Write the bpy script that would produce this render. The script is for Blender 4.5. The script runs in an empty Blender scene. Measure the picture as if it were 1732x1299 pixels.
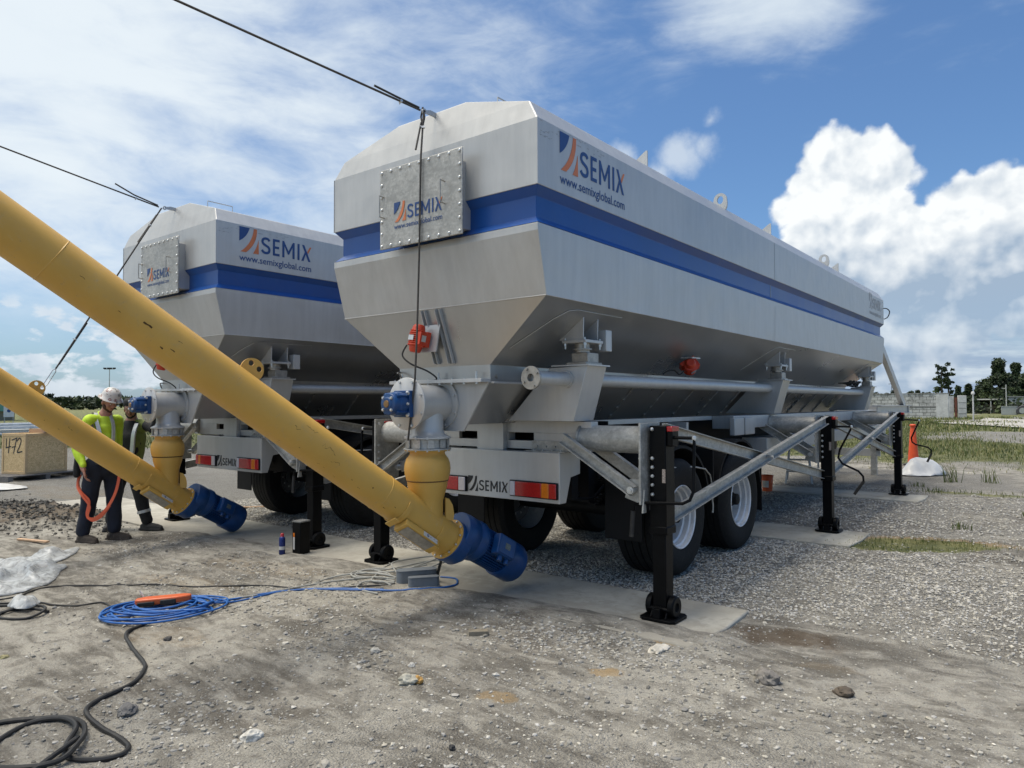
import bpy, bmesh, math, random
import numpy as np
from mathutils import Vector, Matrix
random.seed(7); RNG = np.random.default_rng(11)
SC = bpy.context.scene
COL = SC.collection
R_ = math.radians

# ---------------------------------------------------------------- camera
def make_camera():
    yaw, pitch, roll = -0.6704, 0.0283, -0.0035
    f = Vector((math.sin(yaw)*math.cos(pitch), math.cos(yaw)*math.cos(pitch), math.sin(pitch)))
    r = Vector((math.cos(yaw), -math.sin(yaw), 0)); u = r.cross(f)
    r2 = r*math.cos(roll) + u*math.sin(roll); u2 = -r*math.sin(roll) + u*math.cos(roll)
    cd = bpy.data.cameras.new('camera'); cam = bpy.data.objects.new('camera', cd); COL.objects.link(cam)
    m = Matrix((( r2.x, u2.x, -f.x, 0), (r2.y, u2.y, -f.y, 0), (r2.z, u2.z, -f.z, 1.6), (0, 0, 0, 1)))
    cam.matrix_world = m
    cd.sensor_fit = 'HORIZONTAL'; cd.sensor_width = 36; cd.lens = 36*1197.48/1732
    cd.clip_start = 0.05; cd.clip_end = 6000
    SC.camera = cam
make_camera()

# ---------------------------------------------------------------- light
SUN_EL, SUN_AZ = R_(75), R_(-125)       # azimuth from +Y towards +X
def make_sun():
    ld = bpy.data.lights.new('sun', 'SUN'); ld.energy = SUN_E; ld.angle = R_(20); ld.color = (1, .93, .82)
    o = bpy.data.objects.new('sun', ld); COL.objects.link(o)
    d = Vector((math.sin(SUN_AZ)*math.cos(SUN_EL), math.cos(SUN_AZ)*math.cos(SUN_EL), math.sin(SUN_EL)))
    o.rotation_euler = d.to_track_quat('Z', 'Y').to_euler(); o.location = d*50
SUN_E = 1.6
make_sun()
SC.view_settings.view_transform = 'Standard'; SC.view_settings.look = 'None'
SC.view_settings.exposure = 0.56; SC.view_settings.gamma = 1.0
SC.render.engine = 'CYCLES'
SC.cycles.max_bounces = 6; SC.cycles.diffuse_bounces = 2; SC.cycles.glossy_bounces = 3
SC.cycles.caustics_reflective = False; SC.cycles.caustics_refractive = False

# ---- tiny node expression helper
class NX:
    """wraps a socket so node maths can be written as expressions"""
    def __init__(s, nt, sock): s.nt, s.k = nt, sock
    def _m(s, op, *a, clamp=False):
        n = s.nt.nodes.new('ShaderNodeMath'); n.operation = op; n.use_clamp = clamp
        for i, v in enumerate((s,)+a):
            if isinstance(v, NX): s.nt.links.new(v.k, n.inputs[i])
            else: n.inputs[i].default_value = v
        return NX(s.nt, n.outputs[0])
    def __add__(s, o): return s._m('ADD', o)
    def __sub__(s, o): return s._m('SUBTRACT', o)
    def __mul__(s, o): return s._m('MULTIPLY', o)
    def __truediv__(s, o): return s._m('DIVIDE', o)
    __radd__ = __add__; __rmul__ = __mul__
    def __rsub__(s, o): return (s*-1.0)+o
    def __neg__(s): return s*-1.0
    def max(s, o): return s._m('MAXIMUM', o)
    def min(s, o): return s._m('MINIMUM', o)
    def pow(s, o): return s._m('POWER', o)
    def sqrt(s): return s._m('SQRT')
    def clamp(s): return s._m('ADD', 0.0, clamp=True)
    def step(s, a, b):
        n = s.nt.nodes.new('ShaderNodeMapRange'); n.interpolation_type = 'SMOOTHSTEP'
        s.nt.links.new(s.k, n.inputs[0]); n.inputs[1].default_value = a; n.inputs[2].default_value = b
        return NX(s.nt, n.outputs[0])
def node(nt, typ, **kw):
    n = nt.nodes.new(typ)
    for k, v in kw.items():
        if k.startswith('i_'):
            n.inputs[k[2:].replace('_', ' ')].default_value = v
        else: setattr(n, k, v)
    return n
def noise(nt, vec, scale, detail=4, rough=.55, dist=0.0, lac=2.0):
    n = node(nt, 'ShaderNodeTexNoise'); n.inputs['Scale'].default_value = scale
    n.inputs['Detail'].default_value = detail; n.inputs['Roughness'].default_value = rough
    n.inputs['Distortion'].default_value = dist; n.inputs['Lacunarity'].default_value = lac
    if vec is not None: nt.links.new(vec, n.inputs['Vector'])
    return n
def mix(nt, fac, a, b, blend='MIX'):
    n = node(nt, 'ShaderNodeMix', data_type='RGBA', blend_type=blend)
    for i, v in ((0, fac), (6, a), (7, b)):
        if isinstance(v, NX): nt.links.new(v.k, n.inputs[i])
        elif hasattr(v, 'is_linked'): nt.links.new(v, n.inputs[i])
        elif i == 0: n.inputs[i].default_value = v
        else: n.inputs[i].default_value = (*v, 1) if len(v) == 3 else v
    return n.outputs[2]
def mapping(nt, vec, scale=(1, 1, 1), rot=(0, 0, 0), loc=(0, 0, 0)):
    n = node(nt, 'ShaderNodeMapping'); n.inputs['Scale'].default_value = scale
    n.inputs['Rotation'].default_value = rot; n.inputs['Location'].default_value = loc
    nt.links.new(vec, n.inputs['Vector']); return n.outputs[0]

# ---------------------------------------------------------------- sky with clouds
def make_world():
    w = bpy.data.worlds.new('World'); SC.world = w; w.use_nodes = True
    nt = w.node_tree; nt.nodes.clear()
    out = node(nt, 'ShaderNodeOutputWorld'); bg = node(nt, 'ShaderNodeBackground')
    nt.links.new(bg.outputs[0], out.inputs[0])
    sky = node(nt, 'ShaderNodeTexSky', sky_type='NISHITA', sun_disc=False)
    sky.sun_elevation = SUN_EL; sky.sun_rotation = SUN_AZ % (2*math.pi)
    sky.air_density = 1.0; sky.dust_density = 1.2; sky.ozone_density = 1.6; sky.altitude = 10
    tc = node(nt, 'ShaderNodeTexCoord'); D = tc.outputs['Generated']
    sep = node(nt, 'ShaderNodeSeparateXYZ'); nt.links.new(D, sep.inputs[0])
    X, Y, Z = (NX(nt, sep.outputs[i]) for i in range(3))
    az = X._m('ARCTAN2', Y)*57.2958
    el = Z._m('ARCSINE')*57.2958
    # warped coordinates for the cloud outlines (degrees)
    n1 = noise(nt, D, 14, 6, .62); s1 = node(nt, 'ShaderNodeSeparateColor'); nt.links.new(n1.outputs['Color'], s1.inputs[0])
    wx = NX(nt, s1.outputs[0])-.5; wy = NX(nt, s1.outputs[1])-.5
    vo = node(nt, 'ShaderNodeTexVoronoi', feature='SMOOTH_F1'); nt.links.new(D, vo.inputs['Vector']); vo.inputs['Scale'].default_value = 34
    vo.inputs['Smoothness'].default_value = .35; vo.inputs['Detail'].default_value = 1; vo.inputs['Roughness'].default_value = .5
    puff = NX(nt, vo.outputs['Distance'])
    ax = az + wx*1.9; ey = el + wy*1.8
    # cumulus bank: union of discs given as azimuth, elevation, radius in degrees
    blobs = [(-13.6, 17.2, 2.4), (-10.9, 16.2, 2.7), (-14.2, 14.6, 3.0), (-11.5, 12.8, 3.7), (-15.4, 12.2, 2.2), (-14.6, 10.2, 2.6),
             (-8.9, 12.0, 2.3), (-5.6, 12.6, 2.3), (-3.4, 10.6, 3.4), (-6.5, 9.6, 3.3), (-.5, 11.0, 2.8), (3, 9.5, 4.2), (8, 8, 5), (13, 6.5, 4),
             (-16.6, 14.2, 1.6), (-3.2, 12.4, 3.2), (-6.0, 12.8, 2.4), (-11.5, 8.4, 4.6), (-7.5, 6.8, 4.2), (-2.5, 7.6, 3.6), (-12.0, 15.0, 3.2), (-9.5, 10.5, 3.4), (-13.5, 6.0, 3.6), (-9, 4.6, 4.0)]
    field = None
    for a, e, r in blobs:
        dx = (ax-a)/r; dy = (ey-e)/r
        v = 1.0-(dx*dx+dy*dy).sqrt()
        v = v*r
        field = v if field is None else field.max(v)
    field = field - puff*.9 + .85
    cum = field.step(-.08, .50)*(.65+.35*el.step(4.0, 8.5))
    edge = field.step(.0, 2.6)
    n2 = noise(nt, D, 22, 4, .52, .1); n3 = noise(nt, D, 7, 4, .55, .3)
    off = node(nt, 'ShaderNodeVectorMath', operation='ADD'); nt.links.new(D, off.inputs[0]); off.inputs[1].default_value = (-.006, -.004, .011)
    n2b = noise(nt, off.outputs[0], 22, 4, .52, .1)
    off2 = node(nt, 'ShaderNodeVectorMath', operation='ADD'); nt.links.new(D, off2.inputs[0]); off2.inputs[1].default_value = (-.010, -.007, .020)
    n3b = noise(nt, off2.outputs[0], 13, 3, .55, .3); n3c = noise(nt, D, 13, 3, .55, .3)
    relief = (NX(nt, n2.outputs[0])-NX(nt, n2b.outputs[0]))*1.5 + (NX(nt, n3c.outputs[0])-NX(nt, n3b.outputs[0]))*2.2
    bump = NX(nt, n2.outputs[0]); big = NX(nt, n3.outputs[0])
    lowshade = el.step(6.5, 14.5)
    lit = (lowshade*.85 + relief + (.42-puff)*.16 + (big-.5)*.9 + .16 - edge*.05).clamp()
    cumcol = mix(nt, lit, (.25, .325, .42), (.665, .685, .69))
    # haze bank under the cumulus
    hz = ((8.8-el)*.16 + (big-.5)*.7).step(0.0, 1.25)*((az._m('ABSOLUTE')-0.0)*-1.0+55).step(0, 34)
    n4 = noise(nt, mapping(nt, D, (1, 1, 5)), 9, 6, .6, .2)
    hcol = mix(nt, NX(nt, n4.outputs[0]).step(.42, .68), (.24, .31, .42), (.46, .52, .57))
    # high thin cloud: thick in the north west, streaks elsewhere
    mp = mapping(nt, D, (1, 1, 2.6), (0, 0, R_(25)))
    n5 = noise(nt, mp, 2.4, 7, .56, .35); n6 = noise(nt, mapping(nt, D, (1.2, 1.2, 3.4), (0, 0, R_(-30))), 6.0, 6, .62, .45)
    cz = (NX(nt, n5.outputs[0])*.66 + NX(nt, n6.outputs[0])*.44)
    cover = (az*-1.0).step(26, 66)*.34 + el.step(10, 28)*.10 - (1.0-el.step(4, 16))*.12 - (az+34).step(0, 14)*.07
    extra = (1.0-(((az+17)/11)*((az+17)/11)+((el-28.5)/4.4)*((el-28.5)/4.4)).sqrt()).max(0.0)*.46
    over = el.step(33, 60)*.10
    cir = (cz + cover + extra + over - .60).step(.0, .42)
    cir = cir*el.step(2.5, 10)
    ccol = mix(nt, (NX(nt, n5.outputs[0])*1.0+cover*.9+.05).clamp(), (.33, .41, .51), (.585, .635, .665))
    # small ragged cumulus
    sm = None
    for a, e, r in [(-24.6, 19.0, 2.3), (-26.3, 18.0, 1.6), (-22.8, 19.2, 1.5), (-22.4, 21.4, .9), (-29.3, 19.2, 1.5), (-28.2, 18.6, 1.1)]:
        dx = (az+wx*3.4-a)/r; dy = (el+wy*3.0-e)/r*1.15
        v = (1.0-(dx*dx+dy*dy).sqrt())*r
        sm = v if sm is None else sm.max(v)
    sm = ((sm + (bump-.5)*1.6)).step(-.1, 1.7)*.8
    # low distant puffs in the west
    n7 = noise(nt, mapping(nt, D, (1, 1, 2.2)), 17, 7, .55, .1)
    low = (NX(nt, n7.outputs[0]) + (1.0-(el-2.6)._m('ABSOLUTE')/5.0)*.17 - .60).step(.0, .10)*(1.0-el.step(6.0, 8.5))*(az*-1.0).step(40, 58)
    lcol = mix(nt, (bump*1.6-.25).clamp(), (.38, .44, .52), (.58, .62, .65))
    base = mix(nt, 1.0, sky.outputs[0], (SKY_S*.66, SKY_S*.88, SKY_S*1.08), 'MULTIPLY')
    horizon = (1.0-el.step(-1.0, 13.0))*.45
    base = mix(nt, horizon, base, (.31, .40, .50))
    c = mix(nt, hz*.95, base, hcol)
    c = mix(nt, low*.85, c, lcol)
    c = mix(nt, cir*.93, c, ccol)
    c = mix(nt, sm, c, (.45, .51, .58))
    c = mix(nt, cum, c, cumcol)
    # unseen bright veil added round the sun, behind the viewer, for more ambient light
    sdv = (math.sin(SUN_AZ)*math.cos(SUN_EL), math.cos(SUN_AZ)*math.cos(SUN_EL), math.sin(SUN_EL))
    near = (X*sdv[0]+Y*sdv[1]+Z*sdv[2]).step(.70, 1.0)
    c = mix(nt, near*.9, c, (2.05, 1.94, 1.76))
    # below the horizon nothing but a dim ground colour
    c = mix(nt, (el*-1.0).step(.2, 2.0), c, (.14, .14, .13))
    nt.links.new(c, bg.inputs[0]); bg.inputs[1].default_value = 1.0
    w.cycles.sampling_method = 'MANUAL'; w.cycles.sample_map_resolution = 1024
SKY_S = 0.086
make_world()

# ---------------------------------------------------------------- numpy noise
def _hash(i, j, s):
    h = (i*374761393 + j*668265263 + s*2147483647) & 0xffffffff
    h = ((h ^ (h >> 13))*1274126177) & 0xffffffff
    return ((h ^ (h >> 16)) & 0xffff)/65535.0
def vnoise(x, y, s=0):
    xi = np.floor(x).astype(np.int64); yi = np.floor(y).astype(np.int64); fx = x-xi; fy = y-yi
    fx = fx*fx*(3-2*fx); fy = fy*fy*(3-2*fy)
    a = _hash(xi, yi, s); b = _hash(xi+1, yi, s); c = _hash(xi, yi+1, s); d = _hash(xi+1, yi+1, s)
    return (a*(1-fx)+b*fx)*(1-fy) + (c*(1-fx)+d*fx)*fy
def fbm(x, y, o=4, s=0, g=.5):
    v = 0; a = 1; t = 0
    for k in range(o):
        v = v + a*vnoise(x, y, s+k*17); t += a; a *= g; x = x*2.03+5.1; y = y*2.03+1.7
    return v/t
def sst(a, b, x):
    t = np.clip((x-a)/(b-a), 0, 1); return t*t*(3-2*t)

# ---------------------------------------------------------------- materials
MATS = {}
def principled(name):
    m = bpy.data.materials.new(name); m.use_nodes = True; nt = m.node_tree
    return m, nt, nt.nodes['Principled BSDF']
def _bump(nt, b, h, strength, dist):
    bm = node(nt, 'ShaderNodeBump'); bm.inputs['Strength'].default_value = strength; bm.inputs['Distance'].default_value = dist
    nt.links.new(h, bm.inputs['Height']); nt.links.new(bm.outputs[0], b.inputs['Normal'])
def mat(name, col, rough=.5, metal=0.0, var=.08, vscale=6, dirt=0.0, dirtcol=(.12, .10, .08), bump=0.0, bscale=40, spec=.5, coat=0.0, stretch=(1, 1, 1), trans=0.0):
    """paint-like material: colour variation, dirt patches, roughness variation, fine bump"""
    if name in MATS: return MATS[name]
    m, nt, b = principled(name)
    tc = node(nt, 'ShaderNodeTexCoord'); P = tc.outputs['Object']
    if stretch != (1, 1, 1): P = mapping(nt, P, stretch)
    n = noise(nt, P, vscale, 5, .6)
    f = NX(nt, n.outputs[0])
    c1 = tuple(max(0, c*(1-var)) for c in col); c2 = tuple(min(1, c*(1+var)) for c in col)
    c = mix(nt, f.step(.3, .7), c1, c2)
    if dirt > 0:
        nd = noise(nt, tc.outputs['Object'], vscale*2.7, 7, .7, .5)
        d = NX(nt, nd.outputs[0]).step(.5, .72)*dirt
        c = mix(nt, d, c, dirtcol)
    nt.links.new(c, b.inputs['Base Color'])
    r = (f-.5)*.25+rough
    nt.links.new(r.k, b.inputs['Roughness'])
    b.inputs['Metallic'].default_value = metal; b.inputs['Specular IOR Level'].default_value = spec
    b.inputs['Coat Weight'].default_value = coat
    if trans: b.inputs['Transmission Weight'].default_value = trans
    if bump:
        nb = noise(nt, tc.outputs['Object'], bscale, 4, .6)
        _bump(nt, b, nb.outputs[0], bump, .004)
    MATS[name] = m; return m

def silver_mat(name, col, rough, metal, streak=.5, grime=.16, wave=.35):
    """sprayed aluminium-silver steel plate: slight waviness, vertical water streaks"""
    if name in MATS: return MATS[name]
    m, nt, b = principled(name)
    tc = node(nt, 'ShaderNodeTexCoord'); P = tc.outputs['Object']
    n1 = noise(nt, P, 1.4, 4, .55); n2 = noise(nt, mapping(nt, P, (5.5, 5.5, .5)), 2.2, 6, .65)
    n3 = noise(nt, P, 60, 3, .6)
    f = (NX(nt, n1.outputs[0])-.5)*.5 + (NX(nt, n2.outputs[0])-.5)*streak + .5
    c = mix(nt, f.step(.2, .8), tuple(v*.86 for v in col), tuple(min(1, v*1.12) for v in col))
    nd = noise(nt, mapping(nt, P, (9, 9, 1.3)), 3.0, 8, .7, .4)
    c = mix(nt, NX(nt, nd.outputs[0]).step(.56, .80)*grime, c, (.24, .23, .20))
    nt.links.new(c, b.inputs['Base Color'])
    nt.links.new(((f-.5)*.35+rough).k, b.inputs['Roughness'])
    b.inputs['Metallic'].default_value = metal
    n4 = noise(nt, P, 2.6, 2, .5)
    h = NX(nt, n4.outputs[0]) + NX(nt, n3.outputs[0])*.003
    _bump(nt, b, h.k, wave, .04)
    MATS[name] = m; return m
def galv_mat():
    m, nt, b = principled('galvanised')
    tc = node(nt, 'ShaderNodeTexCoord'); P = tc.outputs['Object']
    v = node(nt, 'ShaderNodeTexVoronoi'); nt.links.new(P, v.inputs['Vector']); v.inputs['Scale'].default_value = 55
    sp = node(nt, 'ShaderNodeSeparateColor'); nt.links.new(v.outputs['Color'], sp.inputs[0])
    n = noise(nt, P, 7, 7, .7, .6); n2 = noise(nt, mapping(nt, P, (3, 3, 14)), 3, 5, .6)
    f = NX(nt, sp.outputs[0])*.12 + NX(nt, n.outputs[0])*.78 + (NX(nt, n2.outputs[0])-.5)*.3
    c = mix(nt, f.step(.25, .8), (.33, .325, .30), (.68, .67, .625))
    nt.links.new(c, b.inputs['Base Color']); b.inputs['Metallic'].default_value = .35
    nt.links.new((NX(nt, n.outputs[0])*.4+.28).k, b.inputs['Roughness'])
    _bump(nt, b, n.outputs[0], .15, .004)
    MATS['galv'] = m; return m
M_SIL = silver_mat('silver_paint', (.545, .545, .53), .38, .32)
M_SILD = silver_mat('silver_hopper', (.46, .455, .44), .30, .74, .22, 0.0, .10)
M_GAL = galv_mat()
M_BLUE = mat('stripe_blue', (.008, .075, .30), .34, .0, .10, 2, .15, (.07, .13, .26), coat=.05, stretch=(1, 1, .4))
def yellow_mat():
    m, nt, b = principled('auger_yellow'); tc = node(nt, 'ShaderNodeTexCoord'); P = tc.outputs['Object']
    a = noise(nt, P, 1.7, 5, .6, .3); e = noise(nt, P, 14, 8, .72, .6); g = noise(nt, mapping(nt, P, (30, 3, 3), (0, .6, .1)), 3.0, 6, .7); k = noise(nt, P, 90, 3, .7)
    A_, E_, G_, K_ = (NX(nt, q.outputs[0]) for q in (a, e, g, k))
    c = mix(nt, A_.step(.3, .7), (.60, .345, .070), (.68, .405, .090))
    c = mix(nt, E_.step(.52, .72)*.26, c, (.48, .36, .20)); c = mix(nt, (E_*.6+K_*.5).step(.66, .74)*.55, c, (.30, .19, .08)); c = mix(nt, G_.step(.60, .72)*.16, c, (.62, .50, .30))
    nt.links.new(c, b.inputs['Base Color']); nt.links.new((E_*.45+.24).k, b.inputs['Roughness']); b.inputs['Specular IOR Level'].default_value = .45
    _bump(nt, b, (A_*1.0+E_*.06+K_*.02).k, .35, .012); return m
M_YEL = yellow_mat()
M_GEAR = mat('gear_blue', (.007, .058, .19), .36, 0, .15, 9, .22, (.06, .08, .16), .15, 40)
M_BLK = mat('black_paint', (.004, .0042, .0048), .40, 0, .2, 8, .1, (.012, .012, .012), .05, 30, spec=.12)
M_CHAS = mat('chassis_black', (.008, .008, .0085), .6, 0, .2, 8, .2, (.014, .013, .012), spec=.25)
M_RUB = mat('tyre_rubber', (.011, .011, .011), .75, 0, .2, 12, .4, (.045, .041, .036), .2, 60, spec=.3)
M_RIM = mat('rim_silver', (.74, .75, .76), .40, .25, .06, 6, .25, (.16, .14, .12))
M_ORG = mat('vibrator_orange', (.60, .055, .018), .42, 0, .1, 12, .2, (.2, .05, .03), .15, 50)
M_BOLT = mat('bolt_zinc', (.62, .63, .62), .35, .7, .1, 30)
M_STEEL = mat('bare_steel', (.42, .40, .36), .42, .6, .2, 20, .3, (.18, .14, .10))
M_NAVY = mat('decal_navy', (.022, .070, .225), .45)
M_DORG = mat('decal_orange', (.66, .20, .075), .45)
M_DGRY = mat('decal_worn', (.40, .405, .405), .5)
M_DBLK = mat('decal_black', (.015, .015, .016), .45)
M_RED = mat('lamp_red', (.42, .008, .012), .22, 0, .15, 60, coat=.6)
M_AMB = mat('lamp_amber', (.70, .18, .010), .22, 0, .1, 60, coat=.6)
M_CLR = mat('lamp_clear', (.62, .58, .60), .22, 0, .05, 60, coat=.6)
M_CABLE = mat('wire_rope_steel', (.075, .068, .06), .55, .4, .3, 90, .3, (.10, .07, .045), .6, 300)
M_HOSE = mat('black_hose', (.02, .02, .02), .6, 0, .2, 8, .5, (.085, .078, .065))

# ---------------------------------------------------------------- mesh builder
class MB:
    def __init__(s): s.v = []; s.f = []
    def add(s, vs, fs):
        n = len(s.v); s.v += [tuple(p) for p in vs]; s.f += [tuple(i+n for i in f) for f in fs]; return s
    def box(s, c, d, rot=None):
        x, y, z = (q/2 for q in d); P = [Vector((a*x, b*y, e*z)) for e in (-1, 1) for a, b in ((-1, -1), (1, -1), (1, 1), (-1, 1))]
        if rot is not None: P = [rot @ p for p in P]
        return s.add([p+Vector(c) for p in P], [(3, 2, 1, 0), (4, 5, 6, 7), (0, 1, 5, 4), (1, 2, 6, 5), (2, 3, 7, 6), (3, 0, 4, 7)])
    def bx(s, x0, x1, y0, y1, z0, z1): return s.box(((x0+x1)/2, (y0+y1)/2, (z0+z1)/2), (x1-x0, y1-y0, z1-z0))
    def lathe(s, prof, o, axis, n=28, caps=True, sx=1.0):
        """prof: (radius, distance along axis)"""
        a = Vector(axis).normalized(); t = Vector((0, 0, 1)) if abs(a.z) < .9 else Vector((1, 0, 0))
        u = a.cross(t).normalized(); w = a.cross(u); o = Vector(o); k = len(prof); P = []
        for i in range(n):
            th = 2*math.pi*i/n; e = u*math.cos(th)*sx + w*math.sin(th)
            P += [o + a*h + e*r for r, h in prof]
        F = [(i*k+j, ((i+1) % n)*k+j, ((i+1) % n)*k+j+1, i*k+j+1) for i in range(n) for j in range(k-1)]
        if caps:
            if prof[0][0] > 1e-6: F.append(tuple(i*k for i in range(n))[::-1])
            if prof[-1][0] > 1e-6: F.append(tuple(i*k+k-1 for i in range(n)))
        return s.add(P, F)
    def cyl(s, p0, p1, r, r2=None, n=20):
        p0 = Vector(p0); p1 = Vector(p1); L = (p1-p0).length
        return s.lathe([(r, 0), (r if r2 is None else r2, L)], p0, p1-p0, n)
    def tube(s, pts, r, n=8, closed=False, rr=None):
        P = [Vector(p) for p in pts]; m = len(P); V = []; prev = None
        for i in range(m):
            if closed: t = P[(i+1) % m]-P[i-1]
            else: t = P[min(i+1, m-1)]-P[max(i-1, 0)]
            if t.length < 1e-9: t = Vector((0, 0, 1))
            t.normalize()
            if prev is None:
                q = Vector((0, 0, 1)) if abs(t.z) < .9 else Vector((1, 0, 0)); u = t.cross(q).normalized()
            else: u = (prev - t*prev.dot(t)).normalized()
            prev = u; w = t.cross(u); rad = rr[i] if rr else r
            V += [P[i] + (u*math.cos(2*math.pi*j/n)+w*math.sin(2*math.pi*j/n))*rad for j in range(n)]
        F = [(i*n+j, i*n+(j+1) % n, ((i+1) % m)*n+(j+1) % n, ((i+1) % m)*n+j) for i in range(m if closed else m-1) for j in range(n)]
        if not closed: F += [tuple(range(n))[::-1], tuple((m-1)*n+j for j in range(n))]
        return s.add(V, F)
    def prism(s, poly, fn, d):
        """poly 2d points; fn(a,b,t) -> 3d with t 0 or d"""
        k = len(poly); V = [fn(a, b, 0) for a, b in poly]+[fn(a, b, d) for a, b in poly]
        F = [tuple(range(k))[::-1], tuple(range(k, 2*k))]+[(i, (i+1) % k, k+(i+1) % k, k+i) for i in range(k)]
        return s.add(V, F)
    def loft(s, loops, cap0=False, cap1=False):
        k = len(loops[0]); V = [p for l in loops for p in l]
        F = [(i*k+j, i*k+(j+1) % k, (i+1)*k+(j+1) % k, (i+1)*k+j) for i in range(len(loops)-1) for j in range(k)]
        if cap0: F.append(tuple(range(k))[::-1])
        if cap1: F.append(tuple((len(loops)-1)*k+j for j in range(k)))
        return s.add(V, F)
    def cut(s):
        if not hasattr(s, 'marks'): s.marks = []
        s.marks.append((len(s.v), len(s.f))); return s
    def build_each(s, name, m, parent=None, **kw):
        """one object per piece laid down between cuts"""
        a = (0, 0); out = []
        for b in s.marks:
            q = MB(); q.v = s.v[a[0]:b[0]]; q.f = [tuple(i-a[0] for i in f) for f in s.f[a[1]:b[1]]]
            if q.v: out.append(q.build(name, m, parent, **kw))
            a = b
        return out
    def build(s, name, m, parent=None, bevel=0, smooth=35, flip=False, seg=2):
        me = bpy.data.meshes.new(name); me.from_pydata(s.v, [], s.f); me.validate(); me.update()
        bm = bmesh.new(); bm.from_mesh(me); bmesh.ops.recalc_face_normals(bm, faces=bm.faces)
        if flip: bmesh.ops.reverse_faces(bm, faces=bm.faces)
        bm.to_mesh(me); bm.free()
        if smooth:
            me.shade_smooth(); me.set_sharp_from_angle(angle=R_(smooth))
        for q in (m if isinstance(m, (list, tuple)) else [m]): me.materials.append(q)
        o = bpy.data.objects.new(name, me); COL.objects.link(o)
        if parent is not None: o.parent = parent
        if bevel:
            b = o.modifiers.new('bevel', 'BEVEL'); b.width = bevel; b.segments = seg; b.limit_method = 'ANGLE'; b.angle_limit = R_(35)
            b.harden_normals = False
        return o
def thing(name, label, cat, loc=(0, 0, 0), group=None, rotz=0):
    o = bpy.data.objects.new(name, None); COL.objects.link(o); o.location = loc; o.rotation_euler = (0, 0, rotz)
    o.empty_display_size = .2; return tag(o, label, cat, group)
def tag(o, label=None, cat=None, group=None, kind=None):
    if label: o['label'] = label
    if cat: o['category'] = cat
    if group: o['group'] = group
    if kind: o['kind'] = kind
    return o
def copy_tree(o, parent=None):
    c = o.copy(); COL.objects.link(c); c.parent = parent
    for ch in list(o.children): copy_tree(ch, c)
    return c
def catmull(pts, k=6, closed=False):
    P = [Vector(p) for p in pts]; n = len(P); out = []
    for i in range(n if closed else n-1):
        p0 = P[(i-1) % n] if closed or i > 0 else P[0]; p1 = P[i]; p2 = P[(i+1) % n]
        p3 = P[(i+2) % n] if closed or i < n-2 else P[-1]
        for j in range(k):
            t = j/k
            out.append(.5*((2*p1)+(-p0+p2)*t+(2*p0-5*p1+4*p2-p3)*t*t+(-p0+3*p1-3*p2+p3)*t**3))
    if not closed: out.append(P[-1])
    return out
# ================================================================ lettering
def ribbon(pts, w):
    P = [Vector((a, b)) for a, b in pts]; n = len(P); L = []; Rr = []
    for i in range(n):
        d0 = (P[i]-P[i-1]).normalized() if i > 0 else (P[1]-P[0]).normalized()
        d1 = (P[i+1]-P[i]).normalized() if i < n-1 else d0
        nn = Vector((-d0.y-d1.y, d0.x+d1.x)); nn.normalize()
        c = max(.45, nn.dot(Vector((-d0.y, d0.x)))); o = nn*(w/2/c)
        L.append(P[i]+o); Rr.append(P[i]-o)
    return [tuple(p) for p in L]+[tuple(p) for p in Rr[::-1]]
def letters_semix(tw=.145):
    """outlines of the five letters in a box of height 1; returns list of (polygon, is_accent), width"""
    S = catmull([(.55, .80, 0), (.46, .90, 0), (.30, .93, 0), (.14, .87, 0), (.085, .73, 0), (.15, .60, 0), (.32, .51, 0), (.49, .42, 0), (.55, .27, 0), (.49, .12, 0), (.31, .065, 0), (.14, .11, 0), (.05, .22, 0)], 4)
    out = [(ribbon([(p.x, p.y) for p in S], tw), 0)]
    x = .78; w = .46; t = tw
    out.append(([(x, 0), (x+w, 0), (x+w, t), (x+t, t), (x+t, .5-t/2), (x+w*.92, .5-t/2), (x+w*.92, .5+t/2), (x+t, .5+t/2), (x+t, 1-t), (x+w, 1-t), (x+w, 1), (x, 1)], 0))
    x = 1.43; w = .86
    out.append(([(x, 0), (x+t, 0), (x+t, .70), (x+w/2-.04, .22), (x+w/2+.04, .22), (x+w-t, .70), (x+w-t, 0), (x+w, 0), (x+w, 1), (x+w-t*.8, 1), (x+w/2, .42), (x+t*.8, 1), (x, 1)], 0))
    x = 2.50; out.append(([(x, 0), (x+t, 0), (x+t, 1), (x, 1)], 0))
    x = 2.80; q = t*1.12
    out.append(([(x+.66-q, 0), (x+.66, 0), (x+.03+q, 1), (x+.03, 1)][::1], 0))
    out.append(([(x-.02, 0), (x-.02+q, 0), (x+.30, .44), (x+.225, .55)], 0))
    out.append(([(x+.40, .60), (x+.47, .49), (x+.72, .93), (x+.60, .93)], 1))
    return out, 3.5
def emblem():
    """two blades: dark quarter and curved stripe, in a unit square"""
    def arc(p0, p1, p2, n=8):
        return [((1-t)**2*p0[0]+2*t*(1-t)*p1[0]+t*t*p2[0], (1-t)**2*p0[1]+2*t*(1-t)*p1[1]+t*t*p2[1]) for t in [i/n for i in range(n+1)]]
    a = [(0, 1)]+[(0, .42)]+arc((0, .42), (.40, .62), (.52, 1))[1:]
    b = arc((.74, 1), (.66, .38), (.06, 0))+arc((.34, 0), (.92, .40), (.90, 1))
    c = [(.70, 0), (1.0, 0), (.985, .58)]+arc((.985, .58), (.90, .25), (.70, 0))[1:-1]
    return a, b, c
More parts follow.
